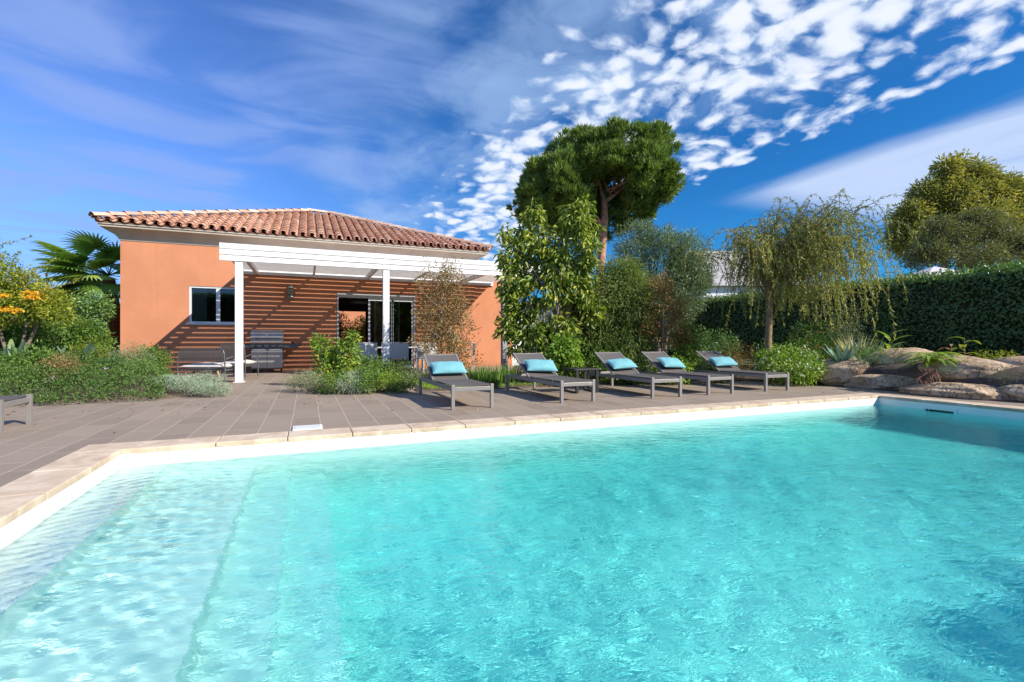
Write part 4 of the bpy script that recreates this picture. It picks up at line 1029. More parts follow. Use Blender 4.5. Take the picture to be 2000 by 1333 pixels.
screen_tree('bronze_shrub', 868, 10.7, 'tall loose shrub with bronze and olive leaves beside the pergola, behind the first lounger',
    [(865,610,44,62),(850,560,38,42),(885,640,42,50),(845,660,38,42),(870,690,48,32),(905,700,30,30),(880,540,25,35),(835,610,24,32),(900,600,20,42)],
    680, 16, .12, (.052,.025), M['l_bronze'], 'bark_grey', 36, droop=.1, out=.5, up=.3, trunk_r=.022, forks=[(860,620),(880,640),(850,640),(895,660)], tw=34, cat='shrub')
# its long thin shoots
def shoots(name, px0, d, pts, m, bark, label, cat, seed, leafn=26, leaf=(.04,.016)):
    rg = np.random.default_rng(seed); p = pd(px0, d); z0 = float(gz(p.x,p.y)[0]); t = empty(name, (p.x,p.y,z0), label=label, cat=cat); cp, s = local_frame(px0, d, z0)
    b = MB(); P = []; D = []
    for (x0,y0,x1,y1) in pts:
        q = limb(b, cp(x0,y0,rg.normal()*.15), cp(x1,y1,rg.normal()*.2), .006, .002, rg, .05, 9, 4)
        for i in range(leafn):
            f = rg.random()**.7*(len(q)-1.01); a = int(f); c = q[a].lerp(q[a+1], f-a); P.append(c); D.append((q[a+1]-q[a]).normalized()*.5+Vector(rg.normal(size=3))*.6)
    b.build('stem', M[bark], t); leaves('foliage', np.array(P), np.array(D), leaf[0], leaf[1], m, t, rg, up=.3); return t
shoots('whip_shoot', 868, 10.6, [(855,560,822,492),(860,560,835,505),(850,580,815,530),(866,560,862,500),(872,560,880,498),(880,570,905,500),(870,560,895,525),(858,600,806,545),(890,620,935,560),(895,640,938,590),(900,650,940,640),(905,690,938,665),(840,600,806,580),(845,640,812,610),(880,580,910,535)],
       M['l_bronze'], 'bark_grey', 'long thin reddish shoots rising above the bronze shrub', 'shrub', 37)

# ------------------------------------------------------------------ weeping willow
def willow():
    rg = np.random.default_rng(41); d = 10.4; px0 = 1500; p = pd(px0, d); z0 = .05; t = empty('weeping_tree', (p.x,p.y,z0), label='weeping willow-like tree with yellowish hanging strands in front of the hedge', cat='tree'); cp, s = local_frame(px0, d, z0)
    b = MB(); limb(b, (0,0,-.1), cp(1502,560), .085, .06, rg, .015, 8, 9); b.build('trunk', M['bark_yellow'], t, smooth=True)
    b = MB(); heads = []
    for i in range(38):
        th = math.pi*(.06+.88*(i+.5)/38); x = 1560-192*math.cos(th)*rg.uniform(.35,1.0); y = 505-118*math.sin(th)*rg.uniform(.45,1.0); f = rg.uniform(-1.3,1.3)
        q = limb(b, cp(1502,565+rg.uniform(-15,25)), cp(x,y,f), .022, .006, rg, .07, 9, 5, tip_up=.10); heads.append(q)
    P = []; D = []; tb = MB()
    nst = 1080
    for i in range(nst):
        q = heads[rg.integers(len(heads))]; a = rg.integers(3, len(q)); c = np.array(q[a])
        if i % 3 == 0:
            v = unit(rg.normal(size=(1,3)))[0]*rg.random()**.45; c = cp(1575,500)+RT*v[0]*1.75+FW*v[1]*1.3+UP*v[2]*.95; out_ = np.array(q[a])-np.array(cp(1502,520)); out_[2] = 0; out_ = out_/max(.2, np.linalg.norm(out_)); out_ = out_+rg.normal(size=3)*.55
        dd = out_*.8+np.array([0,0,rg.uniform(-.1,1.0)]); dd /= np.linalg.norm(dd); L_ = rg.uniform(.4,1.25)*(1.4 if rg.random() < .15 else 1); k = 12; pts = [Vector(c)]; stp = L_/k
        for j in range(k):
            dd = dd+np.array([0,0,-.30])+rg.normal(size=3)*.09; dd /= np.linalg.norm(dd); c = c+dd*stp; pts.append(Vector(c))
            nl = int(stp/.020)
            for w in range(nl): P.append(c-dd*stp*rg.random()); D.append(dd*.7+rg.normal(size=3)*.45+np.array([0,0,-.25]))
            if c[2] < .7: break
        if len(pts) > 2: tb.tube(pts, [.0045-.0032*g/len(pts) for g in range(len(pts))], 3, cap=False)
    b.build('limb', M['bark_yellow'], t); tb.build('twig', M['bark_yellow'], t)
    P = np.array(P); D = np.array(D); tn = .25+.5*rg.random(len(P))+.25*smooth_noise(P,1.2,3.)-.12*(P[:,2]-2.2)
    leaves('foliage', P, D, .075, .0145, M['l_willow'], t, rg, up=.2, curl=.2, tint=tn)
willow()

# ------------------------------------------------------------------ large trees beyond the hedge, neighbouring roofs
screen_tree('gum_tree', 1905, 27.0, 'large olive-yellow gum tree rising beyond the hedge',
    [(1858,385,40,34),(1848,335,17,24),(1902,345,24,26),(1812,385,26,26),(1942,388,40,30),(1988,396,36,30),(1935,352,15,16),(2035,392,44,36),(1782,425,30,28),(1900,440,70,40),(2000,450,60,46),(1768,468,28,34),(2028,362,26,20),(1968,362,16,16),(1832,430,36,26),(1876,318,9,12),(1760,440,14,14)],
    1900, 30, .42, (.25,.075), M['l_gum'], 'bark', 51, droop=.35, out=.4, up=.4, trunk_r=.22, forks=[(1880,440),(1940,440),(1830,450),(1990,450)], tw=40, shell=.55, base_z=0)
screen_tree('acacia_tree', 1910, 22.0, 'darker grey-green spreading tree just behind the hedge, in front of the gum tree',
    [(1865,460,52,24),(1930,442,42,20),(1815,490,36,20),(1985,468,44,26),(1880,500,70,20),(1960,505,60,18),(2040,478,50,34),(1838,440,20,14),(1900,425,20,12),(1795,505,22,16)],
    900, 30, .30, (.16,.045), M['l_gum_dark'], 'bark', 52, droop=0., out=.5, up=.4, trunk_r=.14, forks=[(1870,500),(1930,490),(1970,500)], tw=46, shell=.5, base_z=0)
nb = empty('neighbour_house', tuple(pd(1465,27)), rz=-YAW, label='neighbouring pale house with grey roof behind the weeping tree', cat='house')
b = MB(); b.box((-2.6,0,0),(3.6,6,4.0)); b.build('wall', M['white_wall'], nb)
b = MB(); b.add([(-3.0,-.3,4.0),(.4,-.3,4.0),(.4,6.2,4.0),(-3.0,6.2,4.0),(-2.7,1.2,6.2),(.3,1.2,6.2),(.3,6,6.2),(-2.7,6,6.2)], [(3,2,1,0),(4,5,6,7),(0,1,5,4),(1,2,6,5),(2,3,7,6),(3,0,4,7)]); b.build('roof', M['roof_grey'], nb)
b = MB(); b.add([(.42,-.3,4.0),(4.0,-.3,4.0),(4.0,6.2,4.0),(.42,6.2,4.0),(.42,3,4.9),(4.0,3,4.9)], [(3,2,1,0),(0,1,5,4),(2,3,4,5),(0,4,3),(1,2,5)]); b.build('roof', M['white_wall'], nb)
b = MB(); b.box((1.2,-.03,1.6),(2.4,.02,2.9)); b.build('window', M['steel_dark'], nb)
nb = empty('garden_pavilion', tuple(pd(1825,20)), rz=-YAW, label='pale shallow tent-like roof peeking over the clipped hedge', cat='pavilion')
b = MB(); b.add([(-1.6,-1.2,3.38),(1.6,-1.2,3.38),(1.6,1.2,3.38),(-1.6,1.2,3.38),(0,0,4.02)], [(0,1,4),(1,2,4),(2,3,4),(3,0,4),(3,2,1,0)]); b.build('roof', M['roof_pale'], nb)
for sx in (-1.45,1.45):
    for sy in (-1.05,1.05): b = MB(); b.box((sx-.05,sy-.05,0),(sx+.05,sy+.05,3.38)); b.build('post', M['white'], nb)

# ------------------------------------------------------------------ planting behind the loungers and on the bank
def sh(px, d): return tuple(pd(px,d)[:2])
shrub('white_flowering_shrub', sh(1548,10.1), (.74,.55,.40), 3600, (.065,.032), M['l_lime'], 'bright green shrub dotted with white flowers at the foot of the weeping tree', seed=61, per=9, flowers=(M['f_white'],190,.038), avoid=[((7.5,6.1,-1),(8.5,8.45,3))])
shrub('white_flowering_shrub', sh(1500,10.8), (.38,.38,.40), 1500, (.055,.026), M['l_green'], 'upright flowering shrub twined round the weeping tree trunk', seed=62, per=9, flowers=(M['f_white'],30,.03))
shrub('russet_shrub', sh(1440,11.4), (.55,.5,.42), 2600, (.035,.016), M['l_brown'], 'dry russet shrub behind the last lounger', seed=63, per=10)
shrub('low_shrub', sh(1395,10.6), (.5,.4,.26), 2000, (.05,.024), M['l_green'], 'low mid green shrub behind the last lounger backrest', seed=64, flowers=(M['f_white'],14,.022))
shrub('leafy_shrub', sh(1310,10.3), (.5,.4,.26), 1800, (.075,.04), M['l_lime'], 'low leafy shrub at the foot of the brown-leaved tree', seed=65, per=8)
shrub('leafy_shrub', sh(1235,10.2), (.5,.4,.24), 1800, (.07,.035), M['l_green'], 'low leafy shrub behind the third lounger backrest', seed=66, per=8)
shrub('ivy_leaved_shrub', sh(1100,9.8), (.42,.35,.48), 1900, (.085,.06), M['l_lime'], 'lime green round-leaved shrub under the broad-leaved tree', seed=67, per=8, droop=.5)
shrub('dark_shrub', sh(1165,10.8), (.8,.5,.42), 3400, (.06,.03), M['l_green'], 'dark green undergrowth shrub behind the black side table', seed=68)
shrub('dark_shrub', sh(1385,14.5), (1.2,.9,.62), 3600, (.07,.035), M['l_hedge'], 'dark shrub in the shade between the olive tree and the weeping tree', seed=69)
shrub('coral_flowering_shrub', sh(1595,11.8), (.9,.7,.62), 4200, (.045,.018), M['l_green'], 'loose shrub with a few coral red flowers in front of the hedge', seed=70, per=8, flowers=(M['f_red'],26,.028), out=.4)
shrub('twiggy_shrub', sh(1650,11.6), (.55,.5,.70), 1900, (.045,.012), M['l_laven'], 'thin twiggy shrub between the weeping tree and the tall lily stem', seed=71, stems=16)
blades('agave', tuple(pd(1643,9.9)[:2])+(.42,), 34, .48, .95, .075, M['l_blue'], 'blue-green agave above the leftmost boulder', cat='agave', seed=72, curve=.25)
blades('agave', tuple(pd(1688,9.7)[:2])+(.34,), 26, .36, 1.0, .06, M['l_blue'], 'smaller agave spilling between two boulders', cat='agave', seed=73, curve=.5)
blades('ornamental_grass', tuple(pd(1672,10.5)[:2])+(.48,), 90, .62, .75, .022, M['l_straw'], 'tuft of straw-tipped long grass behind the agave', cat='grass tuft', seed=74, curve=.5, base=.2)
blades('ornamental_grass', tuple(pd(1702,10.3)[:2])+(.48,), 90, .52, .95, .020, M['l_blue'], 'tuft of silvery blue grass behind the ridged boulder', cat='grass tuft', seed=75, curve=.6, base=.2)
shrub('trailing_shrub', tuple(pd(1725,9.6)[:2])+(.40,), (.5,.5,.17), 2400, (.035,.014), M['l_green'], 'small-leaved mat plant growing over the ridged boulder', seed=76, stems=3)
shrub('trailing_rosemary', tuple(pd(1968,7.6)[:2])+(.06,), (.20,.26,.16), 1500, (.030,.006), M['l_olive'], 'dark trailing rosemary hanging between the boulders at the right edge', seed=77, stems=4)
shrub('yellow_shrub', tuple(pd(1785,9.4)[:2])+(.45,), (.35,.3,.09), 700, (.07,.035), M['l_lime'], 'low lime green plant behind the fern', seed=78, stems=3)
shrub('yellow_shrub', tuple(pd(1950,8.7)[:2])+(.48,), (.35,.3,.10), 700, (.05,.014), M['l_yellow'], 'thin yellow-green plant behind the largest boulder', seed=79, stems=3)
def leafy_stem(name, p, h, n, L_, W_, m, label, seed, arch=.5, cat='plant', flare=1.):
    """upright stem carrying long broad arching leaves"""
    rg = np.random.default_rng(seed); t = empty(name, p, label=label, cat=cat); b = MB(); b.tube([(0,0,-.03),(rg.normal()*.02,rg.normal()*.02,h)], [.010,.005], 6); b.build('stem', M['bark_yellow'], t)
    V = []; F = []; T_ = []; k = 8
    for i in range(n):
        a = i*2.4+rg.random()*.5; f0 = (i+.6)/n; q = np.array([0,0,h*f0]); d_ = np.array([math.cos(a)*flare, math.sin(a)*flare, .9]); d_ /= np.linalg.norm(d_); sd = np.array([-math.sin(a),math.cos(a),0.]); l_ = L_*rg.uniform(.75,1.15); tt = rg.uniform(.3,.95); o_ = len(V)
        for j in range(k):
            f = j/(k-1); ww = W_*.5*math.sin(math.pi*min(1,(f*.92+.08)))**.8+.001; nrm_ = np.cross(sd, d_)
            V += [q-sd*ww+nrm_*ww*.25*-1, q, q+sd*ww-nrm_*ww*.25]; T_ += [tt]*3
            d_ = d_+np.array([0,0,-arch*2/k]); d_ /= np.linalg.norm(d_); q = q+d_*l_/(k-1)
        for j in range(k-1): a_ = o_+3*j; F += [(a_,a_+1,a_+4,a_+3),(a_+1,a_+2,a_+5,a_+4)]
    fastmesh('leaf', V, F, m, t, T_); return t
leafy_stem('ginger_lily', tuple(pd(1738,9.9)[:2])+(.47,), .58, 11, .42, .075, M['l_lime'], 'tall lime green lily with horizontal leaves in front of the hedge', 81, arch=.42)
leafy_stem('canna', tuple(pd(1884,9.0)[:2])+(.48,), .50, 7, .32, .10, M['l_yellow'], 'yellowing canna behind the largest boulder', 82, arch=.9)
leafy_stem('canna', tuple(pd(1858,9.1)[:2])+(.45,), .40, 5, .30, .05, M['l_litter'], 'withered brown-leaved canna left of the yellowing one', 83, arch=.8)
leafy_stem('fern', tuple(pd(1818,8.5)[:2])+(.50,), .18, 40, .50, .070, M['l_lime'], 'bright green fern-like plant spilling between the two big boulders', 84, arch=.75, flare=1.3, cat='fern')
rg = np.random.default_rng(85); b = MB(); p = pd(1815,8.25,.0)
for i in range(34): b.tube([(rg.normal()*.04,rg.normal()*.05,.44),(rg.normal()*.10-.04,rg.normal()*.10,.26+rg.normal()*.04),(rg.normal()*.12-.06,rg.normal()*.13,.08+rg.random()*.1)], .006, 4)
o = tag(b.build('root_tangle', M['l_litter'] and paint('dry_roots', (.24,.13,.085), .9, var=.3)), 'tangle of dry reddish roots hanging between the two big boulders', 'roots'); o.location = (p.x,p.y,0)

# lawn, iris clump, low plants beside the first lounger
rg = np.random.default_rng(90); n = 26000
P = np.stack([rg.uniform(2.0,6.6,n), rg.uniform(8.6,12.4,n), np.zeros(n)],1); P = P[in_poly(P[:,0],P[:,1],BR)]; P[:,2] = gz(P[:,0],P[:,1])-.01
D = rg.normal(size=P.shape)*.45; D[:,2] = 1
tag(leaves('lawn', P, D, .055, .007, M['l_grass'], None, rg, up=.2), 'strip of short bright lawn behind the first two loungers', 'lawn', kind='stuff')
n = 9000; P = np.stack([rg.uniform(6.0,13.6,n), rg.uniform(6.8,14,n), np.zeros(n)],1); P = P[in_poly(P[:,0],P[:,1],BR)]; P[:,2] = gz(P[:,0],P[:,1])+.005
D = rg.normal(size=P.shape); D[:,2] *= .3
tag(leaves('leaf_litter', P, D, .05, .03, M['l_litter'], None, rg, up=.8), 'fallen dry leaves on the soil behind the loungers', 'leaf litter', kind='stuff')
for i, (px, d) in enumerate(((930,9.3),(950,9.2),(968,9.4),(985,9.6),(945,9.7),(1000,9.9))):
    blades('iris_clump', tuple(pd(px,d)[:2]), 60, .40, .34, .018, M['l_green'], ['iris clump nearest the first lounger backrest, at the deck edge','iris clump in the middle of the front row beside the first lounger','iris clump third in the row toward the grey post','iris clump just left of the grey pergola post','iris clump in the back row behind the first lounger','iris clump just right of the grey pergola post'][i], cat='iris', seed=91+i, curve=.25, group='iris clumps beside the first lounger', base=.12)

# bed round the middle post
screen_tree('citrus_shrub', 660, 9.6, 'bushy lime green shrub with long upright shoots in the bed round the middle post',
    [(655,715,36,34),(632,690,20,30),(680,700,22,36),(690,665,10,26),(640,730,26,22),(668,740,34,20),(622,672,10,16)],
    300, 9, .085, (.088,.036), leafmat('citrus_leaves', (.03,.085,.010), (.125,.20,.025), (.34,.36,.05), .35, .4), 'bark', 101, droop=.35, out=.5, up=.4, trunk_r=.014, forks=[(640,720),(665,715),(685,690)], tw=22, cat='shrub')
mid = [((588,9.3),(.30,.26,.19),'l_laven',(.05,.007),'grey-green lavender at the left tip of the middle bed',1200),((612,9.0),(.26,.24,.17),'l_laven',(.05,.007),'lavender with dry flower heads left of the lime green shrub',1100),
       ((650,8.9),(.30,.24,.16),'l_green',(.035,.016),'low mat plant in front of the lime green shrub',1300),((688,8.85),(.26,.24,.20),'l_silver',(.045,.008),'pale grey santolina in the middle of the bed front',1200),
       ((718,8.95),(.28,.25,.21),'l_green',(.045,.02),'fresh green low shrub right of the grey santolina',1300),((752,9.1),(.30,.26,.19),'l_lime',(.04,.016),'bright low shrub in front of the middle pergola post',1300),
       ((785,9.2),(.26,.25,.14),'l_cover',(.04,.018),'spreading low plant at the right tip of the middle bed',1200),((720,10.4),(.45,.4,.24),'l_green',(.05,.02),'mid green shrub behind the front row, below the dining chairs',1900),
       ((775,10.6),(.42,.4,.20),'l_cover',(.045,.018),'low green shrub at the foot of the middle post',1700),((820,10.6),(.35,.4,.13),'l_laven',(.045,.014),'thin low plant between the middle post and the bronze shrub',1000),((760,11.7),(.4,.3,.20),'l_green',(.05,.02),'small shrub right behind the middle post',1300)]
for i, (pp, r, m_, lf, lb, n) in enumerate(mid):
    if i < 7: pp = (pp[0], pp[1]-.55)
    shrub('low_shrub', sh(*pp), r, n, lf, M[m_], lb, seed=110+i, per=9, clump=.07, stems=4, group='low shrubs in the middle bed', droop=-.1 if m_ in ('l_laven','l_silver') else .1, up=.3)

# ------------------------------------------------------------------ left garden
def cover_patch(name, poly, n, h, m, leaf, label, seed, cat='ground cover', flowers=None, bumps=.5):
    rg = np.random.default_rng(seed); xs_ = [p[0] for p in poly]; ys_ = [p[1] for p in poly]
    X = rg.uniform(min(xs_),max(xs_),n); Y = rg.uniform(min(ys_),max(ys_),n); k = in_poly(X,Y,poly); X, Y = X[k], Y[k]
    P = np.stack([X,Y,0*X],1); d = dist_poly(X,Y,poly); hh = h*(1-bumps*.5+bumps*.5*smooth_noise(P,2.3,seed)+.18*smooth_noise(P,6.5,seed+1))*np.clip(.45+d/.5,0,1)
    P[:,2] = gz(X,Y)+hh*rg.random(len(X))**.45; D = rg.normal(size=P.shape)*.8; D[:,2] += .5; D[:,1] -= .2
    t = tag(leaves(name, P, D, leaf[0], leaf[1], m, None, rg, up=.45, tint=.45+.28*smooth_noise(P,1.9,2.)+.3*(rg.random(len(X))-.4)), label, cat, kind='stuff')
    if flowers:
        fm, fn, fl = flowers; k = rg.choice(len(P), fn, replace=False); Q = np.repeat(P[k]+np.array([0,-.03,.05]), 7, 0)+rg.normal(size=(fn*7,3))*.012
        tag(leaves('blossom', Q, rg.normal(size=Q.shape)+np.array([0,0,.4]), fl, fl*.8, fm, t, rg, up=.3))
    return t
cover_patch('ground_cover', [(-9,6.95), xy(0,796), xy(90,795), xy(200,790), xy(320,784), xy(340,760), (-2.9,11.0), (-3.6,13.8), (-4.2,16.2), (-6.5,14), (-9,12)], 150000, .50, M['l_cover'], (.042,.021), 'dense low green ground cover with small purple flowers left of the terrace', 121, flowers=(M['f_purple'],42,.02))
for i, (px, d, r) in enumerate(((415,7.9,(.34,.30,.11)),(370,8.0,(.36,.32,.12)),(335,8.1,(.26,.26,.11)),(400,8.6,(.4,.3,.13)))):
    shrub('silver_shrub', sh(px,d), r, 2600, (.034,.007), M['l_silver'], ['silvery santolina spilling onto the terrace at the bed corner','silvery santolina second from the bed corner','silvery santolina merging into the green ground cover','silvery santolina at the back, in front of the love seat'][i], seed=130+i, per=10, clump=.05, stems=3, droop=-.2, up=.2, group='silver shrubs at the corner of the left bed')
shrub('green_shrub', (-3.85,15.2), (.5,.5,.24), 2000, (.04,.018), M['l_green'], 'low shrub at the foot of the orange facade behind the love seat', seed=140)
screen_tree('yellow_green_shrub', 30, 9.6, 'tall yellow-green shrub at the left photo edge with long shoots against the sky',
    [(10,600,60,42),(70,595,42,34),(-40,570,50,60),(25,545,34,28),(92,572,24,18),(-12,508,30,14),(118,605,28,28),(48,548,18,20),(-30,520,26,26),(5,570,30,24)],
    760, 14, .13, (.065,.032), M['l_yellow'], 'bark', 141, droop=.05, out=.5, up=.4, trunk_r=.04, forks=[(0,600),(50,600),(80,590)], tw=40, cat='shrub')
shoots('leafy_shoot', 30, 9.5, [(-20,560,42,470),(-60,500,60,462),(40,560,75,500),(60,560,105,520),(20,550,22,505),(-10,540,30,490),(90,575,150,545),(-30,520,10,455)], M['l_yellow'], 'bark', 'long yellow-green shoots reaching against the sky at the left edge', 'shrub', 142, leafn=60, leaf=(.055,.022))
screen_tree('green_bush', 110, 10.6, 'mid green bush between the yellow-green shrub and the palm',
    [(110,655,75,34),(50,660,60,34),(160,650,34,24),(185,672,26,20),(20,640,50,30)], 900, 17, .15, (.065,.032), M['l_green'], 'bark', 143, droop=.1, out=.5, trunk_r=.03, forks=[(100,660),(150,650)], tw=24, cat='shrub')
screen_tree('dark_bush', 140, 13.2, 'darker bush behind, under the palm fronds', [(140,615,50,36),(90,600,50,34),(185,600,28,26),(30,600,50,40)], 700, 17, .2, (.08,.04), M['l_hedge'], 'bark', 144, droop=.1, trunk_r=.04, tw=20, cat='shrub')
# orange trumpet flowers
for i, (px, py, dd) in enumerate(((60,573,9.0),(68,580,8.95),(5,578,8.9),(8,606,8.8),(32,607,8.8))):
    p = pd(px, dd, (667-py)*dd/940+HC); rg = np.random.default_rng(150+i); n = 60
    Q = np.tile(np.array([0,0,0.]),(n,1))+rg.normal(size=(n,3))*np.array([.05,.05,.022])*(1.3 if i < 2 else 1); o = tag(leaves('trumpet_flower', Q, rg.normal(size=(n,3))+np.array([0,-.5,0]), .055, .035, M['f_orange'], None, rg, up=.3), ['large orange flower cluster glowing in the yellow-green shrub','lower orange flower cluster touching the large one','small orange flower at the photo edge, upper one','small orange flower at the photo edge, lower one','small coral flower just right of the lower edge flower'][i], 'flower', 'orange flowers in the left shrub'); o.location = p
def paddle(name, p, n, h, L_, W_, m, label, seed, lean=.6):
    """clump of stalks each ending in one stiff paddle leaf"""
    rg = np.random.default_rng(seed); t = empty(name, p, label=label, cat='strelitzia'); b = MB(); V = []; F = []; T_ = []; k = 8
    for i in range(n):
        a = rg.random()*6.283; d_ = np.array([math.cos(a)*lean*rg.uniform(.3,1), math.sin(a)*lean*rg.uniform(.3,1), 1.]); d_ /= np.linalg.norm(d_); q0 = np.array([math.cos(a)*.06,math.sin(a)*.06,0]); q = q0+d_*h*rg.uniform(.5,1.); b.tube([q0,q], [.012,.008], 5, cap=False)
        sd = np.cross(d_, np.array([rg.normal(),rg.normal(),.2])); sd /= np.linalg.norm(sd); l_ = L_*rg.uniform(.75,1.1); tt = rg.random(); o_ = len(V); dd = d_.copy()
        for j in range(k):
            f = j/(k-1); ww = W_*.5*math.sin(math.pi*(f*.9+.07))**.7+.002; nn = np.cross(sd,dd)
            V += [q-sd*ww+nn*ww*.5, q, q+sd*ww+nn*ww*.5]; T_ += [tt]*3; dd = dd+np.array([0,0,-.05]); dd /= np.linalg.norm(dd); q = q+dd*l_/(k-1)
        for j in range(k-1): a_ = o_+3*j; F += [(a_,a_+1,a_+4,a_+3),(a_+1,a_+2,a_+5,a_+4)]
    b.build('stalk', M['l_blue'], t); fastmesh('leaf', V, F, m, t, T_); return t
M['l_paddle'] = leafmat('strelitzia_leaves', (.035,.075,.04), (.075,.12,.07), (.18,.21,.06), .2, .4)
rg = np.random.default_rng(158); n = 260; P = np.stack([rg.uniform(-5,9.2,n), rg.uniform(5.6,9.5,n), np.full(n,.006)],1); P[:,1] = np.where(rg.random(n) < .6, 8.3-np.abs(rg.normal(size=n))*.45, P[:,1]); D = rg.normal(size=P.shape); D[:,2] *= .12
tag(leaves('fallen_leaves', P, D, .045, .022, M['l_litter'], None, rg, up=.9), 'scattered dry leaves blown over the terrace', 'fallen leaves', kind='stuff')
for i, (px, d) in enumerate(((20,8.4),(85,8.9),(150,9.2),(190,9.6))):
    x_, y_ = sh(px,d); paddle('strelitzia', (x_,y_,.2), [12,8,7,7][i], [.50,.46,.46,.36][i], .34, .085, M['l_paddle'], ['blue-grey strelitzia clump nearest the left photo edge','strelitzia clump second from the left photo edge','yellow-tinged strelitzia clump below the palm','low strelitzia clump nearest the orange facade'][i], 160+i)
# fan palm
def palm():
    rg = np.random.default_rng(171); d = 15.; px0 = 219; p = pd(px0, d); t = empty('fan_palm', (p.x,p.y,0), label='fan palm with arching split fronds at the left corner of the house', cat='palm'); cp, s = local_frame(px0, d, 0)
    b = MB(); top = Vector(cp(213,545)); b.tube([Vector((0,0,-.1)), Vector((.02,0,1.2)), Vector((0,0,2.0)), top], [.23,.21,.20,.15], 12, cap=False); b.build('trunk', paint('palm_trunk', (.30,.12,.06), .95, var=.5, scale=16, bump=1., bscale=18), t)
    b = MB()
    for i in range(160):
        a = rg.random()*6.28; z = rg.uniform(.3,2.5); r0 = .20; q = Vector((math.cos(a)*r0, math.sin(a)*r0, z)); b.tube([q, q+Vector((math.cos(a)*.07,math.sin(a)*.07,.14))], [.03,.008], 4)
    b.build('leaf_base', paint('palm_boots', (.34,.15,.08), .95, var=.4, scale=10), t)
    V = []; F = []; T_ = []; sb = MB()
    fr = [(-2.75,.55),(-2.3,.15),(-2.0,-.25),(-2.6,1.0),(-1.6,.7),(-1.2,1.1),(-.8,.6),(-.3,.9),(.2,.7),(.9,.8),(1.6,.6),(2.3,.8),(-3.0,.2),(3.0,.6),(-1.9,.35),(-1.0,-.15),(.3,0),(-2.2,-.55),(-2.9,-.2),(2.6,.2),(1.2,.1),(-.2,.3),(-1.4,.15),(-2.5,.75),(-2.65,-.1),(-2.2,.9),(-2.9,.65),(-1.8,-.4),(-2.45,.35),(-2.05,.55),(-.6,1.2),(-3.05,-.35)]
    for a, el in fr:
        dirv = Vector(RT)*math.cos(a)+Vector(FW)*math.sin(a)+Vector((0,0,el)); dirv.normalize(); L1 = rg.uniform(.8,1.15); c = top+Vector((0,0,.1))
        pts = []; dv = dirv.copy(); q = c.copy()
        for j in range(7): pts.append(q.copy()); dv = (dv+Vector((0,0,-.07))).normalized(); q = q+dv*L1/6
        sb.tube(pts, [.014-.001*g for g in range(7)], 5, cap=False); hub = pts[-1]; ax = dv; sd = ax.cross(Vector((0,0,1))).normalized(); nn = sd.cross(ax).normalized(); tt = rg.uniform(.2,.8); nb_ = 34
        for i in range(nb_):
            th = R(-128)+R(256)*i/(nb_-1); u0 = (ax*math.cos(th)+sd*math.sin(th)+nn*(.22*math.cos(th)-.05)).normalized(); l_ = rg.uniform(.78,.95)*(1-.25*abs(th)/2.3); perp = (sd*math.cos(th)-ax*math.sin(th)); q = hub.copy(); u_ = u0.copy(); o_ = len(V); k = 7
            for j in range(k):
                f = j/(k-1); ww = (.036*min(1,f*3.2+.15)*(1-max(0,f-.5)*1.8)+.001); V += [tuple(q-perp*ww+nn*ww*.4), tuple(q+perp*ww-nn*ww*.4)]; T_ += [tt+.25*f]*2
                u_ = (u_+Vector((0,0,-(.04+.30*max(0,f-.45))*1.0))).normalized(); q = q+u_*l_/(k-1)
            F += [(o_+2*j,o_+2*j+1,o_+2*j+3,o_+2*j+2) for j in range(k-1)]
    sb.build('frond_stalk', M['l_palm'], t); fastmesh('frond', V, F, M['l_palm'], t, np.clip(T_,0,1))
palm()
fn = empty('picket_fence', (-6.4,18.4,0), label='weathered grey wooden picket fence beside the palm trunk', cat='fence')
b = MB(); rr2 = random.Random(8)
for i in range(24): x_ = -2.6+i*.125; b.box((x_,0,0),(x_+.11,.02,1.5+rr2.uniform(-.05,.05)))
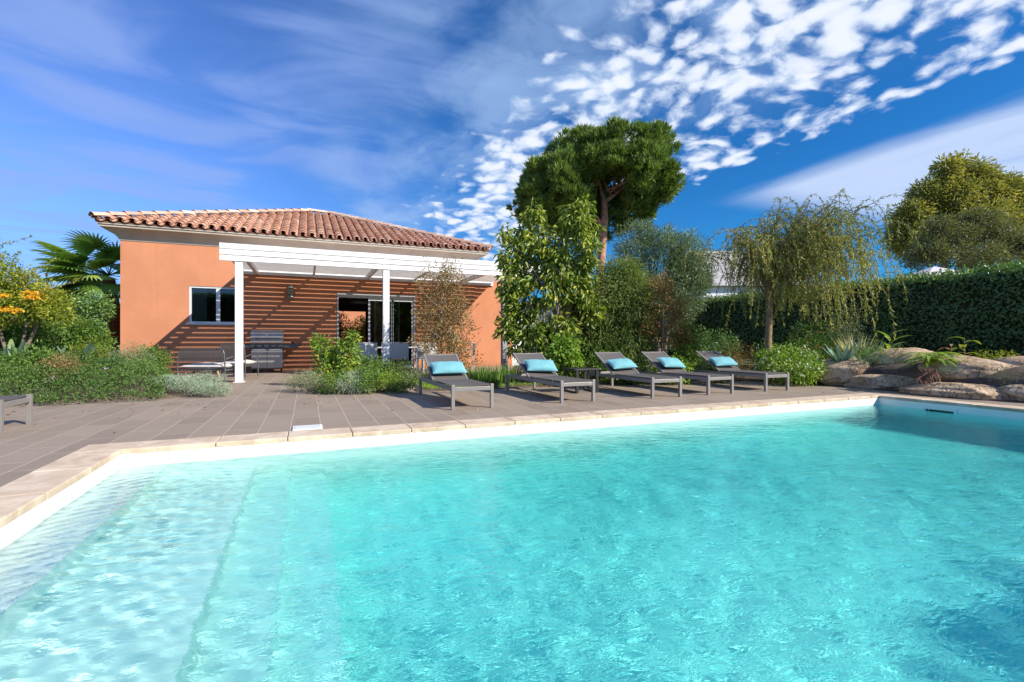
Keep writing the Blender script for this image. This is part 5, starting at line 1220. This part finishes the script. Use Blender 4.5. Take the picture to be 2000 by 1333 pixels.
b.build('picket', M['fence_wood'], fn); b = MB(); b.box((-2.6,.021,.35),(.4,.06,.43)); b.box((-2.6,.021,1.15),(.4,.06,1.23)); b.build('rail', M['fence_wood'], fn)
# courtyard planting seen through the open door, and a tree behind the photographer that shades the near corner of the pool
shrub('courtyard_shrub', (1.5,28.3,0), (1.0,.6,1.3), 7500, (.10,.045), M['l_brown'], 'reddish courtyard shrub seen through the open door, left one', seed=181)
shrub('courtyard_shrub', (3.1,28.6,0), (1.1,.6,1.22), 6800, (.10,.045), M['l_yellow'], 'yellow-green courtyard shrub seen through the open door, right one', seed=182)
def shade_tree():
    rg = np.random.default_rng(191); t = empty('shade_tree', (9.85,-6.8,0), label='leafy tree on the near side of the pool, behind the photographer', cat='tree')
    C_, D_ = blob_points(rg, 420, (0,0,4.3), (1.6,1.6,1.3), .2); P, D = clumped(rg, C_, D_, 16, .3); leaves('crown', P, D, .16, .08, M['l_broad'], t, rg)
    b = MB(); limb(b, (0,0,-.1), (0,0,3.6), .14, .09, rg, .02, 8, 8); b.build('trunk', M['bark'], t)
shade_tree()

hb = hedge('hedge', 0, 1.2, -12, 12, 0, 4.2, 20000, 'tall unseen hedge added behind the photographer for the window reflections', leaf=(.16,.10), seed=199)
hb.location = (-1, -7.5, 0); hb.rotation_euler = (0, 0, R(-90))  # unseen hedge added so the windows and water reflect foliage instead of sky

for i, (px, d, r, m_, lf, lb) in enumerate(((60,8.3,(.40,.35,.30),'l_green',(.06,.028),'rounded green shrub rising out of the ground cover behind the cut-off lounger'),
    (250,9.6,(.42,.4,.30),'l_laven',(.05,.010),'grey-green lavender rising out of the ground cover below the palm'),
    (170,9.4,(.36,.34,.34),'l_yellow',(.05,.02),'small yellow-green shrub in the ground cover left of the lavender'),
    (295,11.5,(.45,.4,.26),'l_green',(.055,.022),'green shrub in the ground cover against the lit end of the orange wall'),
    (120,7.9,(.30,.26,.22),'l_bronze',(.035,.014),'bronze tinted low shrub near the front edge of the ground cover'))):
    shrub('low_shrub', (*sh(px,d), .22), r, 2200, lf, M[m_], lb, seed=210+i, per=10, group='shrubs rising out of the left ground cover', droop=-.05, stems=4)
